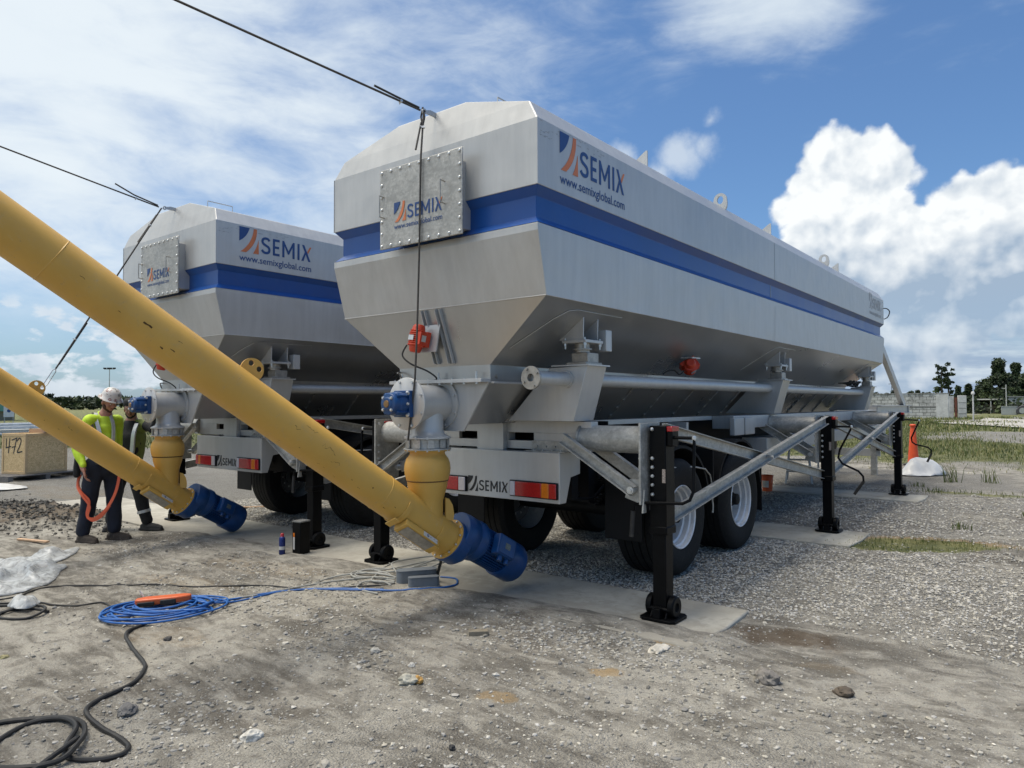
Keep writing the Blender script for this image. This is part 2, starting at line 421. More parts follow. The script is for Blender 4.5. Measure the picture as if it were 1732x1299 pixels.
def logo(parent, o, ux, uy, nrm, w, cols, url=True, with_emblem=True):
    """lettering applied to a panel: o is the lower left corner of the word, w its full width"""
    o, ux, uy, nrm = Vector(o), Vector(ux).normalized(), Vector(uy).normalized(), Vector(nrm).normalized()
    Lt, lw = letters_semix(); E_ = 1.28; h = w/(lw+E_+.12); lettering = MB(); acc = MB(); T = .0016
    f = lambda a, b, t: o+ux*a+uy*b+nrm*(.0008+t)
    for poly, ac in Lt:
        (acc if ac else lettering).prism([((p[0]+E_+.12)*h, p[1]*h*1.0) for p in poly], f, T)
    lettering.build('logo_lettering', cols[0], parent, smooth=0)
    acc.build('logo_accent', cols[1], parent, smooth=0)
    a, b, c = emblem(); s = 1.45*h; em = MB(); es = MB(); dy = -.10*h
    em.prism([(p[0]*s*.86, p[1]*s+dy) for p in a], f, T).build('logo_emblem', cols[0], parent, smooth=0)
    for q in (b, c): es.prism([(p[0]*s*.86, p[1]*s+dy) for p in q], f, T)
    es.build('logo_stripe', cols[1], parent, smooth=0)
    if url:
        cu = bpy.data.curves.new('web_address', 'FONT'); cu.body = 'www.semixglobal.com'; cu.size = 1; cu.resolution_u = 3; cu.offset = .008
        ob = bpy.data.objects.new('tmp', cu); COL.objects.link(ob)
        dg = bpy.context.evaluated_depsgraph_get(); dg.update()
        me = bpy.data.meshes.new_from_object(ob.evaluated_get(dg)); bpy.data.objects.remove(ob)
        xs = [v.co.x for v in me.vertices]; x0, x1 = min(xs), max(xs); k = w/(x1-x0)
        for v in me.vertices: v.co = f((v.co.x-x0)*k, (v.co.y*k*1.0)-.62*h, .0012)
        me.materials.clear(); me.materials.append(cols[0]); me.update()
        q = bpy.data.objects.new('web_address', me); COL.objects.link(q); q.parent = parent

# ================================================================ silo trailer
XC, XC2 = -3.959, -8.217
def rect(hw, y0, y1, z): return [(-hw, y0, z), (hw, y0, z), (hw, y1, z), (-hw, y1, z)]
Y0, Y1 = 3.883, 15.18
def hop_x(z): return .5+(z-1.90)/.46*.60            # half width of the hopper at height z
def build_tank(r):
    W = 1.111
    MB().loft([rect(W, Y0, Y1, 3.575), rect(1.02, Y0+.035, Y1-.035, 3.722), rect(.37, Y0+.085, Y1-.085, 3.905)], cap1=True).build('roof', M_SIL, r, bevel=.008, smooth=0)
    MB().loft([rect(W-.056, Y0+.056, Y1-.056, 3.108), rect(W, Y0, Y1, 3.112), rect(W, Y0, Y1, 3.575)]).build('upper_panel', M_SIL, r, bevel=.004, smooth=0)
    d = .055
    MB().loft([rect(W-.003, Y0+.003, Y1-.003, 3.110), rect(W-d, Y0+d, Y1-d, 3.052), rect(W-d, Y0+d, Y1-d, 2.902), rect(W-.003, Y0+.003, Y1-.003, 2.851)]).build('blue_stripe', M_BLUE, r, bevel=.003, smooth=0)
    MB().loft([rect(W-.056, Y0+.056, Y1-.056, 2.848), rect(W, Y0, Y1, 2.847), rect(W, Y0, Y1, 2.795), rect(1.10, 3.996, 15.07, 2.36)]).build('lower_panel', M_SIL, r, bevel=.003, smooth=0)
    MB().loft([rect(1.10, 3.996, 15.07, 2.36), rect(.5, 4.096, 14.75, 1.90), rect(.5, 4.10, 14.75, 1.765)]).build('hopper', M_SILD, r, bevel=.003, smooth=0)
    MB().loft([rect(.5, 4.104, 14.74, 1.765), rect(.21, 4.12, 14.70, 1.44)], cap1=True).build('trough', M_SILD, r, bevel=.003, smooth=0)
    w = MB()
    lo = rect(1.101, 3.995, 15.07, 2.36)
    for i in range(4): w.cyl(lo[i], lo[(i+1) % 4], .0045, n=6)
    for sx in (-1, 1): w.cyl((sx*1.112, 3.882, 3.112), (sx*1.112, 3.882, 3.575), .0035, n=6)
    w.build('weld_seam', M_SIL, r)
    w = MB()
    for y in (8.80,):
        for sx in (-1, 1):
            w.cut()
            w.box((sx*1.1125, y, 3.343), (.004, .012, .46)); w.box((sx*1.058, y, 2.977), (.004, .012, .15))
            w.add([(sx*1.1125, y-.006, 2.79), (sx*1.1125, y+.006, 2.79), (sx*1.1025, y+.006, 2.365), (sx*1.1025, y-.006, 2.365)], [(0, 1, 2, 3)])
    w.cut(); w.build_each('panel_joint', M_SILD, r)
    # roof fittings: lifting plates and eyes
    for y, k in ((5.72, 0), (7.47, 1), (9.05, 0), (11.58, 1), (12.35, 0)):
        for sx in (-1, 1):
            m = MB(); z = 3.745
            if k == 0:
                m.prism([(-.09, 0), (.05, 0), (.05, .13), (.035, .13), (-.09, .05)], lambda a, b, t: (sx*(.93+a*1.2), y+t, z-.03+b*1.3), .012)
                m.build('stiffener_plate', M_SIL, r)
            else:
                prof = [(-.075, 0)]+[(math.cos(R_(a))*.055, .085+math.sin(R_(a))*.055) for a in range(170, -1, -17)]+[(.075, 0)]
                inner = [(math.cos(R_(a))*.026, .085+math.sin(R_(a))*.034) for a in range(0, 360, 30)]
                # outline with a hole as a strip of quads
                oc = [(math.cos(R_(a)), math.sin(R_(a))) for a in range(0, 360, 15)]
                def outer(c): 
                    if c[1] > 0: return (c[0]*.055, .085+c[1]*.055)
                    return (c[0]*.055+math.copysign(-c[1]*.02, c[0]) if abs(c[0]) > .01 else 0, .085+c[1]*.095)
                oo = [outer(c) for c in oc]; ii = [(c[0]*.026, .085+c[1]*.034) for c in oc]; K = len(oc)
                V = [(sx*.965+a*1.35, y+t, z-.03+b*1.35) for t in (-.011, .011) for L_ in (oo, ii) for a, b in L_]
                F = []
                for i in range(K):
                    j = (i+1) % K
                    F += [(i, j, K+j, K+i), (2*K+i, 3*K+i, 3*K+j, 2*K+j), (i, 2*K+i, 2*K+j, j), (K+i, K+j, 3*K+j, 3*K+i)]
                m.add(V, F).build('lifting_eye', M_SIL, r)
    # lug on the end of the roof where the ropes are tied
    m = MB(); m.prism([(-.11, 0), (.05, 0), (.05, .035), (-.06, .04), (-.11, .025)], lambda a, b, t: (.055-.006+t, Y0+.08+a, 3.862+b), .012)
    m.lathe([(.010, 0), (.022, 0), (.022, .014), (.010, .014)], (.048, Y0-.045, 3.872), (1, 0, 0), 14, caps=False)
    m.build('rope_lug', M_SIL, r)
    # hand rail stub on the roof
    m = MB().tube([(.62, 4.05, 3.82), (.62, 4.05, 3.90), (.62, 4.35, 3.90), (.62, 4.35, 3.82)], .006, 6); m.build('grab_rail', M_SIL, r)
    # hatch
    h = MB().bx(-.300, .445, Y0-.093, Y0+.06, 2.90, 3.41).build('hatch_frame', M_SIL, r, bevel=.004)
    c = MB().bx(-.385, .510, Y0-.108, Y0-.094, 2.838, 3.478).build('hatch_cover', M_GAL, r, bevel=.006)
    yb = Y0-.108
    bm0 = MB().lathe([(0, -.011), (.008, -.010), (.0125, -.004), (.0125, 0)], (0, 0, 0), (0, 1, 0), 10, caps=False)
    first = None; B = []
    for i in range(9): B += [(-.360+i*(.845/8), 3.454), (-.360+i*(.845/8), 2.863)]
    for i in range(1, 6): B += [(-.360, 2.863+i*.591/6), (.485, 2.863+i*.591/6)]
    for bx_, bz in B:
        if first is None: first = bm0.build('bolt', M_BOLT, c); q = first
        else: q = first.copy(); COL.objects.link(q); q.parent = c
        q.location = (bx_, yb, bz)
    for x in (-.335, .333):
        hh = MB().tube(catmull([(x, yb, 3.255), (x+.004, yb-.045, 3.255), (x+.004, yb-.05, 3.245), (x+.004, yb-.05, 3.10), (x+.004, yb-.045, 3.09), (x, yb, 3.09)], 2), .0048, 6)
        hh.build('handle', M_STEEL, c)
    logo(c, (-.214, yb-.001, 3.045), (1, 0, 0), (0, 0, 1), (0, -1, 0), .525, (M_NAVY, M_DORG))
    # side lettering
    logo(r, (1.1115, 4.15, 3.30), (0, 1, 0), (0, 0, 1), (1, 0, 0), .93, (M_NAVY, M_DORG))
    logo(r, (1.1115, 13.95, 3.33), (0, 1, 0), (0, 0, 1), (1, 0, 0), .95, (M_DGRY, M_DGRY))
    # paint rubbed off the upper corner
    m = MB(); rr = random.Random(3)
    for i in range(46):
        y = Y0+.03+rr.random()**1.5*.85; z = 3.565-rr.random()*(.05 if y > 4.2 else .12); a = rr.uniform(.004, .02); b = rr.uniform(.0015, .006)
        m.prism([(-a, 0), (0, b), (a, rr.uniform(-.3, .5)*b), (.2*a, -b)], lambda p, q, t: (1.1113+t, y+p, z+q), .0008)
    m.build('paint_scuff', M_DGRY, r, smooth=0)

def build_mounts(r):
    YS = (4.745, 9.42, 14.50)
    for y in YS:
        for s in (-1, 1):
            poly = [(.697, 1.885), (1.046, 1.895), (.919, 1.463), (.273, 1.463)]
            b = MB().prism([(s*a, z) for a, z in poly], lambda a, z, t: (a, y-.145+t, z), .29).build('support_leg', M_SIL, r, bevel=.004)
            m = MB().bx(min(s*.72, s*1.07), max(s*.72, s*1.07), y-.16, y+.16, 1.893, 1.905); m.build('top_plate', M_SIL, b)
            cx = s*.93
            m = MB(); m.bx(cx-.09, cx+.09, y-.12, y+.12, 1.906, 1.925); m.bx(cx-.075, cx+.075, y-.07, y+.09, 1.925, 2.0)
            m.cyl((cx, y-.03, 2.0), (cx, y-.03, 2.075), .06); m.cyl((cx, y-.03, 2.02), (cx, y-.03, 2.035), .078)
            m.build('load_cell', M_STEEL, b, bevel=.003)
            m = MB(); m.bx(cx-.12, cx+.10, y-.14, y+.12, 2.075, 2.098)
            for gy in (y-.12, y+.09):
                m.prism([(s*.72, 2.098), (s*.995, 2.098), (s*1.0, 2.29), (s*.985, 2.29)], lambda a, z, t: (a, gy+t, z), .012)
            m.build('gusset_bracket', M_SIL, b, bevel=.002)
            m = MB(); m.bx(min(s*.93, s*1.04), max(s*.93, s*1.04), y+.15, y+.24, 2.02, 2.19); m.build('junction_box', M_SIL, b, bevel=.004)
            m = MB()
            for px, py in ((-.1, -.12), (.08, -.12), (-.1, .1), (.08, .1)):
                m.cyl((cx+px, y+py, 2.03), (cx+px, y+py, 2.115), .008, n=8); m.cyl((cx+px, y+py, 2.055), (cx+px, y+py, 2.075), .014, n=6); m.cut()
            m.build_each('anchor_bolt', M_BOLT, b)
            # doubler plate on the hopper skin
            pl = [(-.60, 2.02), (-.42, 2.24), (-.34, 2.30), (-.24, 2.315), (.42, 2.315), (.45, 2.28), (.45, 2.02)]
            nx = .46/math.hypot(.46, .6); nz = -.6/math.hypot(.46, .6)
            m = MB().prism(pl, lambda a, z, t: (s*(hop_x(z)+(.001+t)*nx), y-.02+a, z+(.001+t)*nz), .008); m.build('doubler_plate', M_SILD, r, bevel=.003)
    # conduit with flanged ends
    for s in (-1, 1):
        y4 = 0 if s > 0 else .38; p = MB().cyl((s*.86, 4.17+y4, 1.792), (s*.86, 14.35, 1.792), .054, n=24).build('aeration_pipe', M_SIL, r)
        m = MB().lathe([(.030, .0), (.086, 0), (.086, .022), (.060, .026), (.056, .05)], (s*.86, 4.125+y4, 1.792), (0, 1, 0), 28, caps=False)
        m.lathe([(.030, .0), (.030, .05)], (s*.86, 4.125+y4, 1.792), (0, 1, 0), 20, caps=False)
        for k in range(4):
            a = k*math.pi/2+.5; m.cyl((s*.86+math.cos(a)*.068, 4.112+y4, 1.792+math.sin(a)*.068), (s*.86+math.cos(a)*.068, 4.13+y4, 1.792+math.sin(a)*.068), .009, n=8)
        m.build('pipe_flange', M_STEEL, p)
        MB().cyl((s*.86, 4.60, 1.792), (s*.86, 4.575, 1.792), .066, n=24).build('pipe_collar', M_SIL, p)
    # hopper bottom door joints
    m = MB()
    for y in np.arange(5.6, 14.2, .72):
        for s in (-1, 1):
            V = [(s*.505, y, 1.76), (s*.217, y-.02, 1.445)]
            m.cyl(V[0], V[1], .012, n=6)
            for k in range(4):
                t = (k+.5)/4; q = Vector(V[0]).lerp(Vector(V[1]), t); m.cyl((q.x, q.y-.02, q.z), (q.x+s*.02, q.y-.02, q.z-.008), .01, n=6)
            m.cut()
    m.build_each('trough_joint', M_SILD, r)
    for s in (-1, 1):
        m = MB().bx(min(s*.50, s*.535), max(s*.50, s*.535), 4.1, 14.74, 1.757, 1.773); m.build('trough_flange', M_SIL, r)

def vibrator(parent, o, ax, nrm, sc=1.0, label=None):
    """finned vibrator motor: o centre, ax motor axis, nrm mounting normal (away from the plate)"""
    o, ax, nrm = Vector(o), Vector(ax).normalized(), Vector(nrm).normalized(); side = ax.cross(nrm).normalized()
    m = MB(); L = .20*sc; r = .062*sc
    prof = [(.0, -L/2-.01), (r*.62, -L/2-.01), (r*.80, -L/2+.008), (r*.86, -L/2+.035), (r*1.08, -L/2+.04)]
    k = 7
    for i in range(k):
        a = -L/2+.045+i*(L-.09)/k; prof += [(r*1.10, a), (r*1.10, a+.006), (r*.94, a+.008), (r*.94, a+.012)]
    prof += [(r*1.08, L/2-.04), (r*.86, L/2-.035), (r*.80, L/2-.008), (r*.62, L/2+.01), (0, L/2+.01)]
    m.lathe(prof, o, ax, 20, caps=False)
    rot = Matrix((side, ax, nrm)).transposed()
    m.box(o-nrm*r*.75, (.16*sc, .12*sc, .04*sc), rot)
    m.box(o+side*r*.95+nrm*.01, (.05*sc, .10*sc, .075*sc), rot)
    v = m.build('vibrator_motor', M_ORG, parent, bevel=.004)
    MB().box(o+side*(r*.95+.026)+nrm*.01, (.002, .05*sc, .045*sc), rot).build('name_plate', M_BOLT, v)
    MB().box(o+nrm*(r*1.09), (.055*sc, .04*sc, .003), rot).build('name_plate', M_BOLT, v)
    return v

def build_discharge(r):
    """screw outlet at the rear end: collar, end plate, screw tube, gearbox, down spout"""
    m = MB(); m.bx(-.505, .505, 3.985, 4.095, 1.765, 1.792)
    m.build('outlet_flange', M_SIL, r, bevel=.002)
    m = MB(); m.prism([(-.5, 1.765), (.5, 1.765), (.245, 1.39), (-.245, 1.39)], lambda a, z, t: (a, 4.075+t, z), .02)
    m.build('end_plate', M_SIL, r, bevel=.002)
    m = MB()
    for i in range(8):
        x = -.45+i*.1286; m.cyl((x, 4.0, 1.755), (x, 4.0, 1.80), .006, n=8); m.cyl((x, 4.0, 1.752), (x, 4.0, 1.764), .012, n=6); m.cut()
    for a in range(8):
        t = R_(a*45+22); m.cyl((math.cos(t)*.178, 4.045, 1.604+math.sin(t)*.178), (math.cos(t)*.178, 4.08, 1.604+math.sin(t)*.178), .009, n=8); m.cut()
        m.cyl((math.cos(t)*.178, 3.69, 1.604+math.sin(t)*.178), (math.cos(t)*.178, 3.725, 1.604+math.sin(t)*.178), .010, n=8); m.cut()
    for x in (-.42, -.0, .40): m.cyl((x, 4.05, 1.79), (x, 4.05, 1.85), .008, n=8); m.cut()
    m.build_each('flange_bolt', M_BOLT, r)
    zc = 1.604
    m = MB().lathe([(.20, 4.058), (.20, 4.075), (.145, 4.075)], (0, 0, zc), (0, 1, 0), 40, caps=False)
    m.lathe([(.145, 4.058), (.20, 4.058)], (0, 0, zc), (0, 1, 0), 40, caps=False)
    m.lathe([(.145, 3.70), (.145, 4.07)], (0, 0, zc), (0, 1, 0), 40, caps=False)
    m.lathe([(0, 3.700), (.196, 3.700), (.200, 3.703), (.200, 3.718), (.145, 3.72)], (0, 0, zc), (0, 1, 0), 44, caps=False)
    t = m.build('screw_tube', M_SIL, r, smooth=40)
    # gearbox
    m = MB(); m.bx(-.085, .085, 3.655, 3.699, zc-.10, zc+.10)
    m.lathe([(.0, 3.505), (.045, 3.507), (.050, 3.515), (.078, 3.520), (.084, 3.53), (.084, 3.575), (.090, 3.58), (.092, 3.62), (.082, 3.665)], (0, 0, zc), (0, 1, 0), 24, caps=False)
    for k in range(4):
        a = R_(45+k*90); m.box((math.cos(a)*.088, 3.60, zc+math.sin(a)*.088), (.03, .11, .03), Matrix.Rotation(a, 3, 'Y'))
    g = m.build('gearbox', M_GEAR, r, bevel=.004)
    m = MB()
    for k in range(4):
        a = R_(45+k*90); m.lathe([(0, -.014), (.010, -.012), (.012, 0)], (math.cos(a)*.062, 3.517, zc+math.sin(a)*.062), (0, 1, 0), 8, caps=False); m.cut()
        m.lathe([(0, -.014), (.010, -.012), (.012, 0)], (math.cos(a)*.108, 3.655, zc+math.sin(a)*.108), (0, 1, 0), 8, caps=False); m.cut()
    for dz in (-.085, 0, .085):
        m.lathe([(0, .02), (.009, .018), (.012, 0)], (.085, 3.63, zc+dz), (1, 0, 0), 8, caps=False); m.cut()
    m.build_each('gearbox_bolt', M_BOLT, g)
    MB().lathe([(0, 0), (.026, .002), (.028, .01)], (0, 3.498, zc), (0, 1, 0), 16, caps=False).build('shaft_end', mat('shaft_bronze', (.28, .17, .08), .45, .6), g)
    # second bare flange plate behind the gearbox (bearing shield)
    # down spout
    ys = 3.928
    m = MB().lathe([(.125, zc-.02), (.125, 1.40), (.135, 1.37), (.172, 1.352), (.182, 1.345), (.182, 1.335)], (0, ys, 0), (0, 0, 1), 36, caps=False)
    s = m.build('outlet_spout', M_SIL, r, smooth=50)
    m = MB().lathe([(.182, 1.334), (.155, 1.332), (.155, 1.262), (.186, 1.258), (.186, 1.25)], (0, ys, 0), (0, 0, 1), 36, caps=False)
    for k in range(10):
        a = 2*math.pi*k/10; c = Vector((math.cos(a)*.163, ys+math.sin(a)*.163, 1.297))
        m.box(c, (.012, .05, .068), Matrix.Rotation(a, 3, 'Z'))
    m.build('clamp_ring', M_GAL, s, bevel=.002)
    m = MB()
    for k in range(12):
        a = 2*math.pi*(k+.5)/12
        for z in (1.34, 1.246): m.cyl((math.cos(a)*.172, ys+math.sin(a)*.172, z-.008), (math.cos(a)*.172, ys+math.sin(a)*.172, z+.012), .009, n=6)
    m.build('clamp_bolt', M_BOLT, s)
    # vibrator on the end slope
    n = Vector((0, -.46, -.1)).normalized()
    m = MB()
    for x, w in ((-.125, .04), (.03, .05)):
        for q in (0, w): m.add([(x+q-.003+.10*0, 3.998, 2.352), (x+q+.003, 3.998, 2.352), (x+q+.07, 4.088, 1.92), (x+q+.064, 4.088, 1.92), (x+q-.003, 3.97, 2.345), (x+q+.003, 3.97, 2.345), (x+q+.07, 4.058, 1.925), (x+q+.064, 4.058, 1.925)], [(0, 3, 2, 1), (4, 5, 6, 7), (0, 1, 5, 4), (1, 2, 6, 5), (2, 3, 7, 6), (3, 0, 4, 7)])
        m.cut()
    m.add([(-.125, 3.965, 2.345), (.08, 3.965, 2.345), (.15, 4.055, 1.925), (-.06, 4.055, 1.925), (-.125, 3.972, 2.345), (.08, 3.972, 2.345), (.15, 4.062, 1.925), (-.06, 4.062, 1.925)][0:0], [])
    m.box((-.03, 3.985, 2.12), (.19, .012, .22), Matrix.Rotation(R_(-12), 3, 'X')); m.cut()
    m.build_each('stiffener', M_SIL, r)
    v = vibrator(r, (-.085, 3.90, 2.118), (.10, .15, 1), (0, -1, .1), 1.0)
    m = MB().tube(catmull([(-.16, 3.86, 2.07), (-.19, 3.84, 1.99), (-.12, 3.86, 1.92), (-.02, 3.95, 1.86), (.03, 4.0, 1.80), (-.10, 4.02, 1.785), (-.35, 4.03, 1.79), (-.46, 4.05, 1.86), (-.50, 4.10, 1.87)], 6), .007, 7)
    m.build('motor_cable', M_HOSE, v)
    # proximity sensor
    MB().cyl((.46, 4.20, 1.86), (.50, 4.16, 1.80), .018, n=10).build('sensor', M_STEEL, r)
    # side vibrators
    for y in (6.95,):
        for s in (1, -1):
            b = MB(); b.bx(min(s*.60, s*.86), max(s*.60, s*.86), y-.02, y+.18, 2.07, 2.085); b.bx(min(s*.60, s*.80), max(s*.60, s*.80), y-.06, y+.22, 2.15, 2.16)
            b.build('vibrator_bracket', M_SIL, r)
            v = vibrator(r, (s*.80, y+.05, 1.985), (s*.55, -1, .45), (s*.46, 0, -.6), 1.05)
            m = MB().tube(catmull([(s*.78, y-.05, 1.94), (s*.76, y-.12, 1.90), (s*.74, y-.2, 1.94), (s*.70, y-.28, 1.93), (s*.68, y-.33, 1.90)], 5), .007, 6); m.build('motor_cable', M_HOSE, v)
    # small loom near the front supports
    m = MB()
    for i in range(7):
        a = random.Random(i); y = 13.4+i*.12
        m.tube(catmull([(.70, y, 1.95), (.80+a.random()*.1, y+.05, 1.88+a.random()*.1), (.86, y+.15, 1.99), (.78, y+.3, 1.90)], 5), .012, 6)
    m.build('cable_loom', M_HOSE, r)
    # rear cable coming off the far corner
    MB().tube(catmull([(1.10, 15.2, 3.43), (1.16, 15.24, 3.42), (1.2, 15.26, 3.36), (1.17, 15.24, 3.26), (1.11, 15.22, 3.22)], 6), .010, 6).build('cable_stub', M_HOSE, r)

def channel(parent, name, p0, p1, w, d, up, m_=None, th=.007):
    """open U section from p0 to p1; w web height, d flange depth; web faces 'up x axis' side"""
    p0, p1 = Vector(p0), Vector(p1); a = (p1-p0).normalized(); q = Vector(up); n = (q-a*q.dot(a)).normalized(); s = a.cross(n)
    sec = [(-w/2, 0), (w/2, 0), (w/2, d), (w/2-th, d), (w/2-th, th), (-w/2+th, th), (-w/2+th, d), (-w/2, d)]
    f = lambda u, v, t: (p1 if t else p0)+s*u+n*v
    return MB().prism(sec, f, 1).build(name, m_ or M_GAL, parent, smooth=0)

def build_chassis(r):
    zf0, zf1 = 1.21, 1.455
    m = MB()
    for s in (-1, 1):
        m.bx(min(s*.36, s*.50), max(s*.36, s*.50), 4.80, 17.6, 1.42, 1.44); m.bx(min(s*.36, s*.50), max(s*.36, s*.50), 4.80, 17.6, 1.12, 1.14); m.bx(s*.43-.006, s*.43+.006, 4.80, 17.6, 1.14, 1.42)
    m.build('main_rail', M_CHAS, r)
    # rear cross wall with openings
    m = MB(); y = 4.76
    m.bx(-.98, .98, y, y+.10, 1.36, 1.458)
    m.bx(-.98, .98, y, y+.10, 1.222, 1.292)
    for a, b in ((-.98, -.43), (-.175, .14), (.415, .98)): m.bx(a, b, y+.0, y+.10, 1.292, 1.36)
    m.build('rear_cross_member', M_SIL, r, bevel=.002)
    MB().bx(-.98, .98, y+.25, y+.26, 1.222, 1.458).build('inner_wall', M_CHAS, r)
    m = MB(); m.bx(-.165, .130, y-.055, y-.003, 1.205, 1.452); m.build('centre_post', M_SIL, r, bevel=.003)
    # bumper
    yb = 4.665; m = MB(); B = .742
    m.add([(-B, yb, 1.208), (B, yb, 1.208), (B, yb, .80), (-B, yb, .80), (-B, yb+.30, 1.208), (B, yb+.30, 1.208), (B, yb+.09, .80), (-B, yb+.09, .80), (-B, yb+.16, 1.0), (B, yb+.16, 1.0), (-B, yb+.30, 1.02), (B, yb+.30, 1.02)],
          [(0, 1, 2, 3), (0, 4, 5, 1), (3, 2, 6, 7), (1, 5, 11, 9, 6, 2), (0, 3, 7, 8, 10, 4), (7, 6, 9, 8), (8, 9, 11, 10), (4, 10, 11, 5)])
    bp = m.build('bumper', M_SIL, r, bevel=.006, smooth=0)
    for s in (-1, 1):
        m = MB().bx(min(s*.24, s*.73), max(s*.24, s*.73), yb-.018, yb-.0005, .832, .968); l = m.build('tail_light', M_CHAS, bp, bevel=.008)
        # lens segments
        segs = [(.252, .305, M_CLR), (.307, .575, M_RED), (.577, .650, M_AMB), (.652, .722, M_RED)] if s > 0 else [(.252, .33, M_CLR), (.332, .60, M_RED), (.602, .655, M_AMB), (.657, .722, M_RED)]
        for a, b, mm in segs: MB().bx(min(s*a, s*b), max(s*a, s*b), yb-.030, yb-.019, .841, .959).build('lens', mm, l, bevel=.006)
    logo(bp, (-.235, yb-.0005, .852), (1, 0, 0), (0, 0, 1), (0, -1, 0), .445, (M_DBLK, M_DBLK), url=False)
    m = MB(); m.bx(.38, .78, yb+.02, yb+.09, 1.209, 1.216); m.bx(.40, .78, yb+.084, yb+.092, 1.216, 1.295)
    for i in range(4):
        m.cyl((.45+i*.09, yb+.05, 1.216), (.45+i*.09, yb+.05, 1.228), .009, n=6); m.cyl((.46+i*.09, yb+.084, 1.25), (.46+i*.09, yb+.072, 1.25), .008, n=6)
    m.build('step_bracket', M_GAL, r)
    # side sills
    for s in (-1, 1):
        m = MB(); m.bx(min(s*.60, s*.86), max(s*.60, s*.86), 8.05, 16.2, 1.30, 1.452); m.build('side_sill', M_SIL, r, bevel=.004); MB().bx(min(s*.50, s*.60), max(s*.50, s*.60), 5.05, 8.05, 1.405, 1.452).build('side_rail', M_SIL, r, bevel=.003)
        for yy in (5.5, 6.9): MB().bx(min(s*.50, s*.80), max(s*.50, s*.80), yy, yy+.05, 1.28, 1.404).build('guard_bracket', M_SIL, r)
        m = MB(); m.bx(min(s*.60, s*.92), max(s*.60, s*.92), 9.0, 16.2, .98, 1.16); m.build('lower_sill', M_SIL, r, bevel=.004)
        m = MB()
        for yy in (7.9, 8.25): m.bx(min(s*.87, s*.93), max(s*.87, s*.93), yy, yy+.30, 1.23, 1.43)
        m.build('valve_box', M_SIL, r, bevel=.006)
    # under body: axle, springs, tanks - dark masses between the wheels
    m = MB()
    for ya in (6.17, 7.66):
        m.cyl((-.78, ya, .56), (.78, ya, .56), .075, n=16); m.cut()
        for s in (-1, 1):
            for i in range(6): m.bx(s*.44-.04, s*.44+.04, ya-.55+i*.06, ya+.55-i*.06, .66+i*.018, .675+i*.018)
            m.bx(s*.44-.05, s*.44+.05, ya-.68, ya-.58, .70, 1.12); m.bx(s*.44-.05, s*.44+.05, ya+.58, ya+.66, .70, 1.12)
            m.cyl((s*.36, ya+.02, .80), (s*.36, ya+.02, 1.05), .085, n=16)
            m.cyl((s*.20, ya-.1, .76), (s*.20, ya-.34, .80), .075, n=16); m.cut()
    m.cyl((-.55, 9.3, .86), (.55, 9.3, .86), .16, n=20); m.cut()
    m.bx(-.6, .6, 5.05, 5.15, .78, 1.14); m.cut()
    for i in range(5): m.tube(catmull([(-.5+i*.2, 5.0, 1.1), (-.45+i*.22, 5.1, .82), (-.3+i*.2, 5.5, .74), (-.3+i*.16, 6.0, .80)], 5), .016, 6); m.cut()
    m.build_each('running_gear', M_CHAS, r)
    # wheels
    for wy in (6.17, 7.66):
        for s in (-1, 1):
            wheel(r, s, wy)
            m = MB(); N = 18; RR = .655; V = []
            for i in range(N+1):
                a = R_(8+(172-8)*i/N); V += [(s*.66, wy+math.cos(a)*RR, .60+math.sin(a)*RR*.93), (s*1.08, wy+math.cos(a)*RR, .60+math.sin(a)*RR*.93), (s*1.08, wy+math.cos(a)*(RR-.03), .60+math.sin(a)*(RR-.03)*.93), (s*.66, wy+math.cos(a)*(RR-.012), .60+math.sin(a)*(RR-.012)*.93)]
            F = [(i*4+j, i*4+(j+1) % 4, i*4+4+(j+1) % 4, i*4+4+j) for i in range(N) for j in range(4)]
            m.add(V, F).build('mudguard', M_CHAS, r)
    for s in (-1, 1):
        MB().bx(min(s*.66, s*1.08), max(s*.66, s*1.08), 6.905, 6.925, .62, 1.14).build('splash_plate', M_CHAS, r)
        MB().bx(min(s*.70, s*1.06), max(s*.70, s*1.06), 5.42, 5.432, .42, 1.10).build('mud_flap', M_CHAS, r, bevel=.01)
        MB().bx(min(s*.70, s*1.06), max(s*.70, s*1.06), 8.38, 8.392, .34, .95).build('mud_flap', M_CHAS, r, bevel=.01)
        MB().tube(catmull([(s*1.08, 5.5, 1.03), (s*1.085, 6.7, .95), (s*1.09, 6.86, .62), (s*1.09, 6.86, .5)], 4), .008, 6).build('guard_rod', M_GAL, r)
    # rear air line coil between rail and sill
    # front part: gooseneck beam, strut, landing leg
    for s in (-1, 1):
        m = MB(); x = s*1.02
        for q in ((1.37, 1.385), (1.53, 1.545)): m.bx(x-.08, x+.08, 14.9, 18.1, *q)
        m.bx(x-.007, x+.007, 14.9, 18.1, 1.385, 1.53); m.build('front_beam', M_SIL, r)
        channel(r, 'diagonal_strut', (s*1.02, 15.24, 2.86), (s*1.02, 17.8, 1.54), .15, .09, (-s, 0, 0), M_SIL)
        m = MB(); m.bx(x-.55*s-.06, x-.55*s+.06, 17.25, 17.33, .0, 1.37); m.build('landing_leg', M_GAL, r)
        l = MB().bx(x-.55*s+.06, x-.55*s+.16, 17.22, 17.36, .55, 1.12).build('landing_leg_box', M_BLK, r)
    m = MB(); m.bx(-1.05, 1.05, 18.02, 18.12, 1.37, 1.545); m.cut(); m.bx(-.6, .6, 17.26, 17.31, .42, .58); m.cut(); m.build_each('front_cross_member', M_SIL, r)

